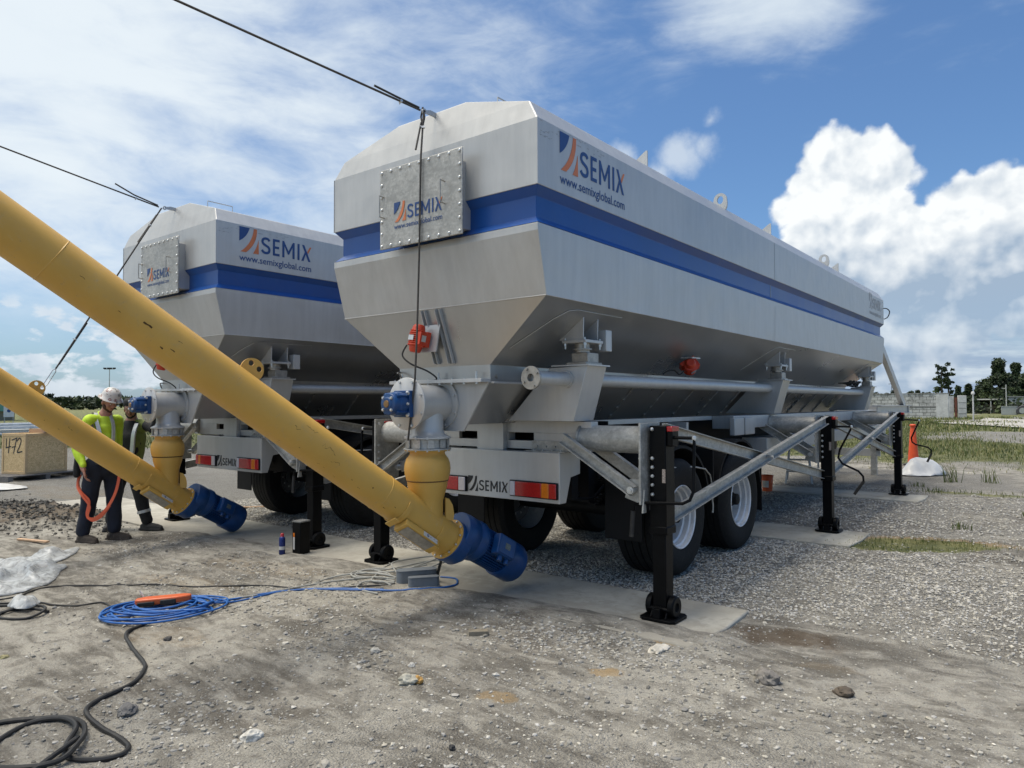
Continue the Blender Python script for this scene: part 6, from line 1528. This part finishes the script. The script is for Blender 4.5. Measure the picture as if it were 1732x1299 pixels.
def person2():
    t = thing('person', 'bearded person in black cap and open yellow vest, reaching out to the farther outlet', 'person', (-9.50, 4.125, gz(-9.50, 4.125)), None, -YAWC)
    # viewer's right = +x ; origin ground
    f = Vector((.28, -.92, -.22)); up = Vector((.10, -.20, .97)); hc = Vector((-.015, -.03, 1.555))
    neck = Vector((-.02, .0, 1.395)); sn, sf = Vector((-.185, .02, 1.33)), Vector((.165, .0, 1.335)); chest = Vector((-.02, .0, 1.18)); waist = Vector((-.05, .02, .98)); pel = Vector((-.08, .03, .86))
    hl, hr = Vector((-.16, .03, .84)), Vector((.0, .03, .84)); kl, kr = Vector((-.22, .0, .46)), Vector((.10, -.02, .47)); al, ar = Vector((-.30, .05, .09)), Vector((.20, -.02, .09))
    er, wr = Vector((.33, -.12, 1.30)), Vector((.47, -.33, 1.43)); ell, wl = Vector((-.27, .02, 1.07)), Vector((-.26, -.10, .85))
    m = MB(); head(m, hc, f, up, 1.0); limb(m, [hc+Vector((0, .02, -.08)), neck, (chest+neck)/2], [.058, .064, .085]); limb(m, [neck, chest, waist, pel], [.08, .115, .115, .12]); limb(m, [sn, sf], [.055, .055])
    limb(m, [sf, er, wr], [.052, .043, .030]); limb(m, [sn, ell, wl], [.052, .043, .030]); hand(m, wr, (.6, -.62, .5), (-.3, .5, .9), 1, .35); hand(m, wl, (.05, -.2, -.95), (-.9, -.2, 0), 1, .5)
    limb(m, [hl, kl, al], [.085, .056, .042]); limb(m, [hr, kr, ar], [.085, .056, .042]); fuse(m, 'body', SKIN2, t, .0085, 3)
    face_bits(t, hc, f, up, HAIR, HAIR)
    m = MB(); limb(m, [neck+Vector((0, .0, -.05)), chest, waist, pel], [.10, .148, .140, .138], 20); limb(m, [sn, sf], [.072, .072]); limb(m, [sf, er, wr], [.068, .060, .044]); limb(m, [sn, ell, wl], [.068, .060, .044])
    fuse(m, 'dark_shirt', BLKC, t, .011, 4, .010, 8, 5)
    # open vest: left and right front panels and back
    m = MB(); limb(m, [neck+Vector((0, .02, -.04)), chest+Vector((0, .02, 0)), waist+Vector((0, .02, 0)), pel+Vector((0, .02, .03))], [.112, .164, .158, .156], 20); limb(m, [sn+Vector((.02, .01, 0)), sf+Vector((-.02, .01, 0))], [.085, .085])
    v = fuse(m, 'hi_vis_vest', HIVIS2, t, .011, 4, .010, 8, 6)
    bm = bmesh.new(); bm.from_mesh(v.data)                          # cut the front opening and the neck
    kill = [q for q in bm.verts if (q.co.y < -.05 and abs(q.co.x-(-.02-(1.2-q.co.z)*.12)) < .038+(q.co.z-.85)*.095) or q.co.z > 1.425 or q.co.z < .84]
    bmesh.ops.delete(bm, geom=kill, context='VERTS'); bm.to_mesh(v.data); bm.free()
    s = v.modifiers.new('thickness', 'SOLIDIFY'); s.thickness = .006; s.offset = -1
    for x0, x1 in ((-.125, -.145), (.095, .055)):
        m = MB(); V = []; P = catmull([(x0, -.09, 1.37), (x0+(x1-x0)*.3, -.145, 1.25), (x0+(x1-x0)*.6, -.150, 1.10), (x1, -.145, .92)], 4)
        for p in P: V += [(p.x-.022, p.y-.012, p.z), (p.x+.022, p.y-.012, p.z), (p.x+.022, p.y+.02, p.z), (p.x-.022, p.y+.02, p.z)]
        m.add(V, [(i*4+j, i*4+(j+1) % 4, i*4+4+(j+1) % 4, i*4+4+j) for i in range(len(P)-1) for j in range(4)]+[(0, 3, 2, 1), tuple(len(P)*4-4+i for i in range(4))]).build('reflective_brace', REFL, v, smooth=50)
    m = MB(); limb(m, [pel+Vector((0, 0, .0)), pel+Vector((0, 0, -.06))], [.140, .135], 20); limb(m, [hl, kl, al+Vector((0, 0, .04))], [.112, .084, .068], 18); limb(m, [hr, kr, ar+Vector((0, 0, .04))], [.112, .084, .068], 18)
    fuse(m, 'trousers', BLKC, t, .012, 4, .010, 7, 9)
    for a, k in ((al, kl), (ar, kr)):
        c = a.lerp(k, .40); MB().lathe([(.079, -.018), (.082, -.018), (.080, .018), (.077, .018)], c, k-a, 24).build('ankle_band', REFL, t)
    m = MB(); boot(m, al, (.2, -.95)); fuse(m, 'boot', BOOTB, t, .007, 2)
    m = MB(); boot(m, ar, (.95, -.22)); fuse(m, 'boot', BOOTB, t, .007, 2)
    # cap worn backwards
    sd = f.cross(up).normalized(); u2 = sd.cross(f.normalized()).normalized(); fn = f.normalized()
    m = MB().lathe([(.094, .030), (.096, .050), (.088, .085), (.062, .108), (.02, .118), (0, .119)], hc+u2*.022-fn*.012, u2, 32, caps=False); m.lathe([(.094, .03), (.0, .035)], hc+u2*.022-fn*.012, u2, 32, caps=False)
    m.build('cap', BLKC, t, smooth=60)
    return t
person1(); person2()
# ================================================================ background
def at(az, d):
    a = R_(az); return Vector((math.sin(a)*d, math.cos(a)*d, 0))
LEAF = [mat('leaf_a', (.030, .050, .016), .7, 0, .3, 2), mat('leaf_b', (.055, .082, .026), .7, 0, .3, 2), mat('leaf_c', (.016, .028, .011), .75, 0, .3, 2)]
BARK = mat('bark', (.09, .075, .06), .9, 0, .3, 6, .4)
def leaves(name, C, S, leaf, parent=None, mats=LEAF, n_per=60):
    """C clump centres (n,3), S clump radii (n,3)"""
    C = np.asarray(C, float); S = np.asarray(S, float); k = len(C); N = k*n_per
    d = RNG.normal(size=(k, n_per, 3)); d /= np.linalg.norm(d, axis=2, keepdims=True); r = RNG.random((k, n_per, 1))**.45
    p = (C[:, None]+d*r*S[:, None]).reshape(-1, 3); a = RNG.normal(size=(N, 3)); a /= np.linalg.norm(a, axis=1, keepdims=True); b = np.cross(a, RNG.normal(size=(N, 3))); b /= np.linalg.norm(b, axis=1, keepdims=True)
    s = leaf*RNG.uniform(.5, 1.4, (N, 1)); V = np.stack([p-a*s, p-b*s*.55, p+a*s, p+b*s*.55], 1).reshape(-1, 3)
    i = np.arange(N)*4; F = np.stack([i, i+1, i+2, i+3], 1).astype(np.int32); me = bpy.data.meshes.new(name); me.vertices.add(len(V)); me.vertices.foreach_set('co', V.astype(np.float32).ravel())
    me.loops.add(F.size); me.loops.foreach_set('vertex_index', F.ravel()); me.polygons.add(N); me.polygons.foreach_set('loop_start', np.arange(0, F.size, 4, dtype=np.int32)); me.polygons.foreach_set('loop_total', np.full(N, 4, np.int32)); me.update(); me.validate()
    mi = np.repeat(RNG.choice(len(mats), k, p=[.4, .3, .3][:len(mats)] if len(mats) == 3 else None), n_per); fl = RNG.random(N) < .25; mi = np.where(fl, RNG.integers(0, len(mats), N), mi)
    me.polygons.foreach_set('material_index', mi.astype(np.int32))
    for q in mats: me.materials.append(q)
    o = bpy.data.objects.new(name, me); COL.objects.link(o)
    if parent: o.parent = parent
    return o
def tree(label, az, d, h, w, crown0=.25, k=60, leaf=.35, kind='broad', group='trees beyond the block wall', npp=60):
    p = at(az, d); t = thing('tree', label, 'tree', p, group); rr = np.random.default_rng(int(abs(az)*100)+k)
    m = MB(); m.tube([(0, 0, -.2), (.05, 0, h*.3), (-.03, .03, h*.6), (0, 0, h*.86)], 0, 8, rr=[h*.026, h*.020, h*.013, h*.004])
    C, S = [], []
    for i in range(k):
        z = h*(crown0+(1-crown0)*rr.random()**.8); q = (z/h-crown0)/(1-crown0)
        R0 = w*(math.sin(min(1, q*1.15+.18)*math.pi)**.6 if kind == 'broad' else .35+.65*rr.random()*(1-abs(q-.62)))
        a = rr.uniform(0, 6.283); r = R0*rr.random()**.5*.85; C.append((math.cos(a)*r, math.sin(a)*r, z*.93)); s = w*rr.uniform(.09, .24) if kind == 'broad' else w*rr.uniform(.12, .25); S.append((s, s, s*.7))
        if i % 4 == 0: m.tube([(0, 0, z*.72), (math.cos(a)*r*.5, math.sin(a)*r*.5, z*.85), (math.cos(a)*r, math.sin(a)*r, z*.93)], 0, 5, rr=[h*.009, h*.006, h*.002])
    m.build('trunk', BARK, t); leaves('crown', C, S, leaf, t, n_per=npp); return t
# big dark oaks on the right
tree('big dark round oak nearest the right edge, left half', -3.9, 128, 8.5, 3.9, .10, 170, .17, npp=170)
tree('big dark oak touching the right edge of the photo', -2.0, 132, 8.4, 4.1, .10, 150, .17, npp=170)
tree('lower dark tree between the two big oaks', -2.95, 140, 8.2, 3.4, .1, 100, .17, npp=150)
tree('dark oak just outside the right edge', -.0, 130, 8.0, 4.0, .12, 80, .17, npp=120)
tree('tall thin pine with open ragged crown above the wall', -7.15, 104, 6.9, 1.5, .42, 30, .16, 'open', npp=36)
tree('thin pine leaning beside the tallest one', -6.75, 105, 6.3, 1.2, .45, 20, .16, 'open', npp=36)
for i, (az, d, h, w) in enumerate([(-6.2, 126, 4.6, 2.6), (-5.6, 128, 4.9, 2.5), (-5.05, 132, 4.6, 2.4), (-6.9, 150, 3.6, 2.4), (-7.9, 190, 4.4, 3.4), (-8.6, 195, 5.0, 3.2), (-9.4, 200, 3.9, 3.0), (-10.1, 190, 4.9, 3.3), (-10.9, 200, 4.2, 3.2), (-11.6, 185, 5.0, 3.6), (-12.4, 190, 4.6, 3.4), (-13.2, 190, 4.4, 3.4)]):
    L = ['bushy green tree right of the pines, behind the wall end', 'middle bushy green tree behind the white lamp post', 'dark bushy tree left of the big oaks', 'low bush showing at the foot of the pines', 'small rounded tree left of the pines above the wall', 'rounded tree top behind the middle of the wall', 'low tree top behind the diagonal strut', 'round tree top left of the diagonal strut', 'flat tree top behind the wall near the silo front', 'tree top nearest the silo front leg', 'tree top just visible under the silo nose', 'tree top partly hidden by the silo hopper'][i]
    tree(L, az, d, h*.92, w*.9, .08, 46, .20, npp=110)
C = []; S = []
rr = np.random.default_rng(4)
for i in range(150):
    az = rr.uniform(-6.0, -1.2); d = rr.uniform(118, 150); p = at(az, d); s = rr.uniform(.8, 1.6); C.append((p.x, p.y, rr.uniform(.3, 2.1))); S.append((s, s, s*.8))
for i, az in enumerate((-8.2, -9.0, -9.8, -10.5, -11.25, -12.0, -12.8)):
    tree(['low leafy tree filling the gap behind the wall, nearest the pines', 'low leafy tree second from the pines behind the wall', 'low leafy tree behind the middle stretch of the wall', 'low leafy tree just right of the diagonal strut', 'low leafy tree just left of the diagonal strut', 'low leafy tree between the strut and the silo nose', 'low leafy tree closest under the silo nose'][i], az, 175+i*3, 3.7+.3*(i % 3), 3.6, .05, 44, .22, npp=90)
tag(leaves('undergrowth', C, S, .3, None, n_per=60), kind='stuff')
# far wood across the left
C = []; S = []
for i in range(1500):
    az = rr.uniform(-80, -14); D = rr.uniform(300, 330); d = D; p = at(az, d)
    top = 3.1+1.3*fbm(np.array([az*1.1]), np.array([0.3]), 4, 5)[0]+.9*fbm(np.array([az*5.0]), np.array([2.3]), 3, 6)[0]+(1.6 if az < -71.5 else 0)
    z = rr.uniform(.1, 1)**.7*top; s = rr.uniform(1.0, 2.2); C.append((p.x, p.y, z)); S.append((s*1.3, s*1.3, s*.62))
tag(leaves('far_wood', C, S, .75, None, n_per=26), kind='stuff')
# ---- block wall compound
def wall_mat():
    m, nt, b = principled('block_wall'); tc = node(nt, 'ShaderNodeTexCoord'); P = tc.outputs['Object']
    br = node(nt, 'ShaderNodeTexBrick'); sx = node(nt, 'ShaderNodeSeparateXYZ'); nt.links.new(P, sx.inputs[0]); cb = node(nt, 'ShaderNodeCombineXYZ'); nt.links.new(sx.outputs[0], cb.inputs[0]); nt.links.new(sx.outputs[2], cb.inputs[1]); nt.links.new(cb.outputs[0], br.inputs['Vector'])
    br.inputs['Scale'].default_value = 1; br.inputs['Brick Width'].default_value = .62; br.inputs['Row Height'].default_value = .31; br.inputs['Mortar Size'].default_value = .022
    br.inputs['Color1'].default_value = (.60, .60, .575, 1); br.inputs['Color2'].default_value = (.46, .46, .44, 1); br.inputs['Mortar'].default_value = (.15, .15, .14, 1)
    n = noise(nt, P, 2.2, 7, .72, .5); c = mix(nt, NX(nt, n.outputs[0]).step(.46, .68)*.8, br.outputs[0], (.12, .12, .11)); nt.links.new(c, b.inputs['Base Color']); b.inputs['Roughness'].default_value = .9; return m
MW = wall_mat(); WH = mat('white_block', (.56, .56, .54), .8, 0, .15, 3, .4, (.30, .29, .27))
a = at(-13.4, 82); e = at(-6.75, 80); v = e-a; L_ = v.length
t = thing('block_wall', 'long stained grey block wall standing in the grass beyond the silo', 'wall', a, None, math.atan2(v.y, v.x))
MB().bx(0, L_-1.05, -.12, .12, -.1, 2.42).build('wall_panel', MW, t); MB().bx(L_-1.05, L_, -.16, .16, -.1, 2.44).build('end_pier', WH, t, bevel=.02)
MB().bx(-.05, L_+.05, -.18, .18, 2.445, 2.53).build('coping', MW, t)
MB().bx(0, L_-1.06, -.135, -.125, 1.10, 1.20).build('ledge_band', mat('dark_band', (.14, .14, .13), .9), t)
t = thing('block_pier', 'white block pier with a rusty post at the open end of the wall', 'wall pier', at(-6.0, 84), None, .25)
MB().bx(-.35, .38, -.2, .2, -.1, 2.30).build('pier', WH, t, bevel=.02); MB().bx(-.60, -.42, -.1, .1, -.1, 2.1).build('rusty_post', mat('rust', (.17, .06, .04), .9, 0, .3, 8), t); MB().bx(-1.05, -.66, .1, .3, -.1, 2.25).build('pier', WH, t)
for z in (.45, 1.0, 1.55): MB().bx(-.30, .33, -.205, -.201, z, z+.05).build('vent_slot', mat('dark_band', (.14, .14, .13), .9), t)
t = thing('lamp_post', 'white lamp post with a round top right of the block pier', 'lamp post', at(-5.35, 72), None)
MB().cyl((0, 0, 0), (0, 0, 2.25), .055, n=10).build('post', WH, t); MB().lathe([(0, 2.25), (.13, 2.28), (.15, 2.40), (.08, 2.52), (0, 2.55)], (0, 0, 0), (0, 0, 1), 16).build('lamp_head', WH, t, smooth=60)
t = thing('low_building', 'low white flat roofed building in front of the dark oaks', 'building', at(-3.45, 122), None, .03)
MB().bx(.2, 7, 0, 4, 0, 2.35).build('wall', WH, t); MB().bx(-3.9, .2, 1.5, 3, .0, 1.3).build('porch_wall', mat('tan_wall', (.28, .24, .18), .9), t)
MB().bx(-4.2, .18, 0, 3.4, 1.95, 2.12).build('porch_roof', mat('cream', (.68, .66, .58), .6), t); MB().bx(0, 7.2, -.3, 4.2, 2.352, 2.44).build('roof', mat('grey_roof', (.30, .31, .30), .7), t)
for x in (-4.0, -2.0): MB().bx(x, x+.12, .1, .22, 0, 1.95).build('porch_post', WH, t)
MB().bx(1.2, 1.24, -.03, -.001, .6, 1.9).build('seam', mat('dark_band', (.14, .14, .13), .9), t)
t = thing('utility_box', 'pale grey cabinet in front of the low white building', 'cabinet', at(-3.35, 110), None, .05)
MB().bx(-.85, .85, -.5, .5, 0, 1.05).build('cabinet', mat('cabinet_grey', (.36, .38, .37), .7), t, bevel=.03); MB().bx(-.9, .9, -.55, .55, 1.052, 1.12).build('lid', mat('cabinet_grey', (.36, .38, .37), .7), t)
t = thing('tarped_cart', 'dark covered cart with a pale round end beside the cabinet', 'cart', at(-2.45, 109), None, .05)
MB().prism([(-1.0, 0), (1.1, 0), (1.1, 1.0), (-.4, 1.15), (-.8, .9), (-1.05, .5)], lambda x, z, q: (x, q, z+.1), 1.0).build('cover', mat('tarp_dark', (.06, .06, .065), .6), t, bevel=.08)
MB().lathe([(0, 0), (.36, 0), (.36, .03), (.0, .03)], (-.35, -.03, .55), (0, 1, 0), 24).build('round_end', mat('cabinet_grey', (.36, .38, .37), .7), t)
t = thing('utility_pole', 'thin utility pole above the trees near the silo front', 'utility pole', at(-10.2, 260), None)
MB().cyl((0, 0, 0), (0, 0, 8.6), .14, .09, n=8).build('pole', BARK, t); MB().bx(-.9, .9, -.05, .05, 7.6, 7.75).build('cross_arm', BARK, t)
t = thing('utility_pole', 'short pole with a hanging branch in front of the big oaks', 'utility pole', at(-3.5, 118), None)
MB().cyl((0, 0, 0), (0, 0, 4.0), .07, .05, n=8).build('pole', WH, t); MB().bx(-.5, .0, -.03, .03, 3.5, 3.56).build('cross_arm', WH, t)
# road and pale gravel lane at the right
def strip(name, pts, m_, z=.03):
    o = MB().add([(a, b, z) for a, b in pts], [tuple(range(len(pts)))]).build(name, m_, None, smooth=0); tag(o, kind='structure'); return o
RD = mat('pale_gravel', (.42, .40, .36), .9, 0, .15, .6, .2, (.28, .26, .22))
strip('road', [(at(-7.6, 62).x, at(-7.6, 62).y), (at(-4.6, 56).x, at(-4.6, 56).y), (at(6, 40).x, at(6, 40).y), (at(8, 60).x, at(8, 60).y), (at(-3.2, 78).x, at(-3.2, 78).y), (at(-4.7, 84).x, at(-4.7, 84).y), (at(-5.0, 70).x, at(-5.0, 70).y)], RD, .10)
# ---- left background
t = thing('flood_light_mast', 'tall thin flood light mast showing above the farther outlet disc', 'light mast', at(-68.05, 240), None, .6)
MB().cyl((0, 0, 0), (0, 0, 12.4), .16, .10, n=8).build('mast', M_GAL, t); MB().bx(-1.6, 1.6, -.06, .06, 12.2, 12.35).build('cross_arm', M_GAL, t)
for x in (-1.45, -.3, .3, 1.45): MB().bx(x-.32, x+.32, -.3, .3, 12.36, 12.75).build('flood_light', M_CHAS, t)
t = thing('sign_board', 'white sign with a blue mark standing at the far left', 'sign', at(-73.8, 66), None, 1.25)
MB().bx(-.33, .33, -.02, .02, .75, 1.58).build('sign_panel', mat('sign_white', (.72, .72, .72), .5), t); MB().lathe([(0, 0), (.12, 0), (.12, .004), (0, .004)], (0, -.0215, 1.22), (0, -1, 0), 16).build('blue_mark', M_NAVY, t)
for x in (-.27, .27): MB().bx(x-.03, x+.03, .021, .06, 0, 1.58).build('sign_post', M_GAL, t)
t = thing('shelter', 'small shelter with a green roof at the far left edge', 'shelter', at(-74.3, 95), None, 1.2)
MB().bx(-3, 1.2, -1, 2, 0, 1.0).build('wall', mat('tan_wall', (.28, .24, .18), .9), t); MB().prism([(-3.6, 0), (1.9, 0), (.6, .75), (-2.3, .75)], lambda x, z, q: (x, -1.5+q, 1.02+z), 4).build('roof', mat('green_roof', (.12, .30, .24), .5), t)
c0 = at(-72.6, 46); rr2 = random.Random(2); wht = mat('steel_white', (.62, .64, .66), .45, .2, .15, 4)
for k in range(9):
    z = .12+(k % 4)*.16; off = (k//4)*1.6
    t = MB().box((c0.x-off*.9+rr2.uniform(-.6, .6), c0.y+off*.3+rr2.uniform(-.4, .4)-.9, z), (.3, 5.2+rr2.uniform(-1, 1), .11), Matrix.Rotation(.10, 3, 'Z')).build('steel_beam', wht, None, bevel=.01)
    tag(t, ['long white steel section in the stack behind the crate'][0], 'steel beam', 'white steel sections stacked behind the crate')
t = thing('parked_car', 'white car at the left edge, mostly outside the photo', 'car', at(-75.6, 40), None, 1.35) if False else None
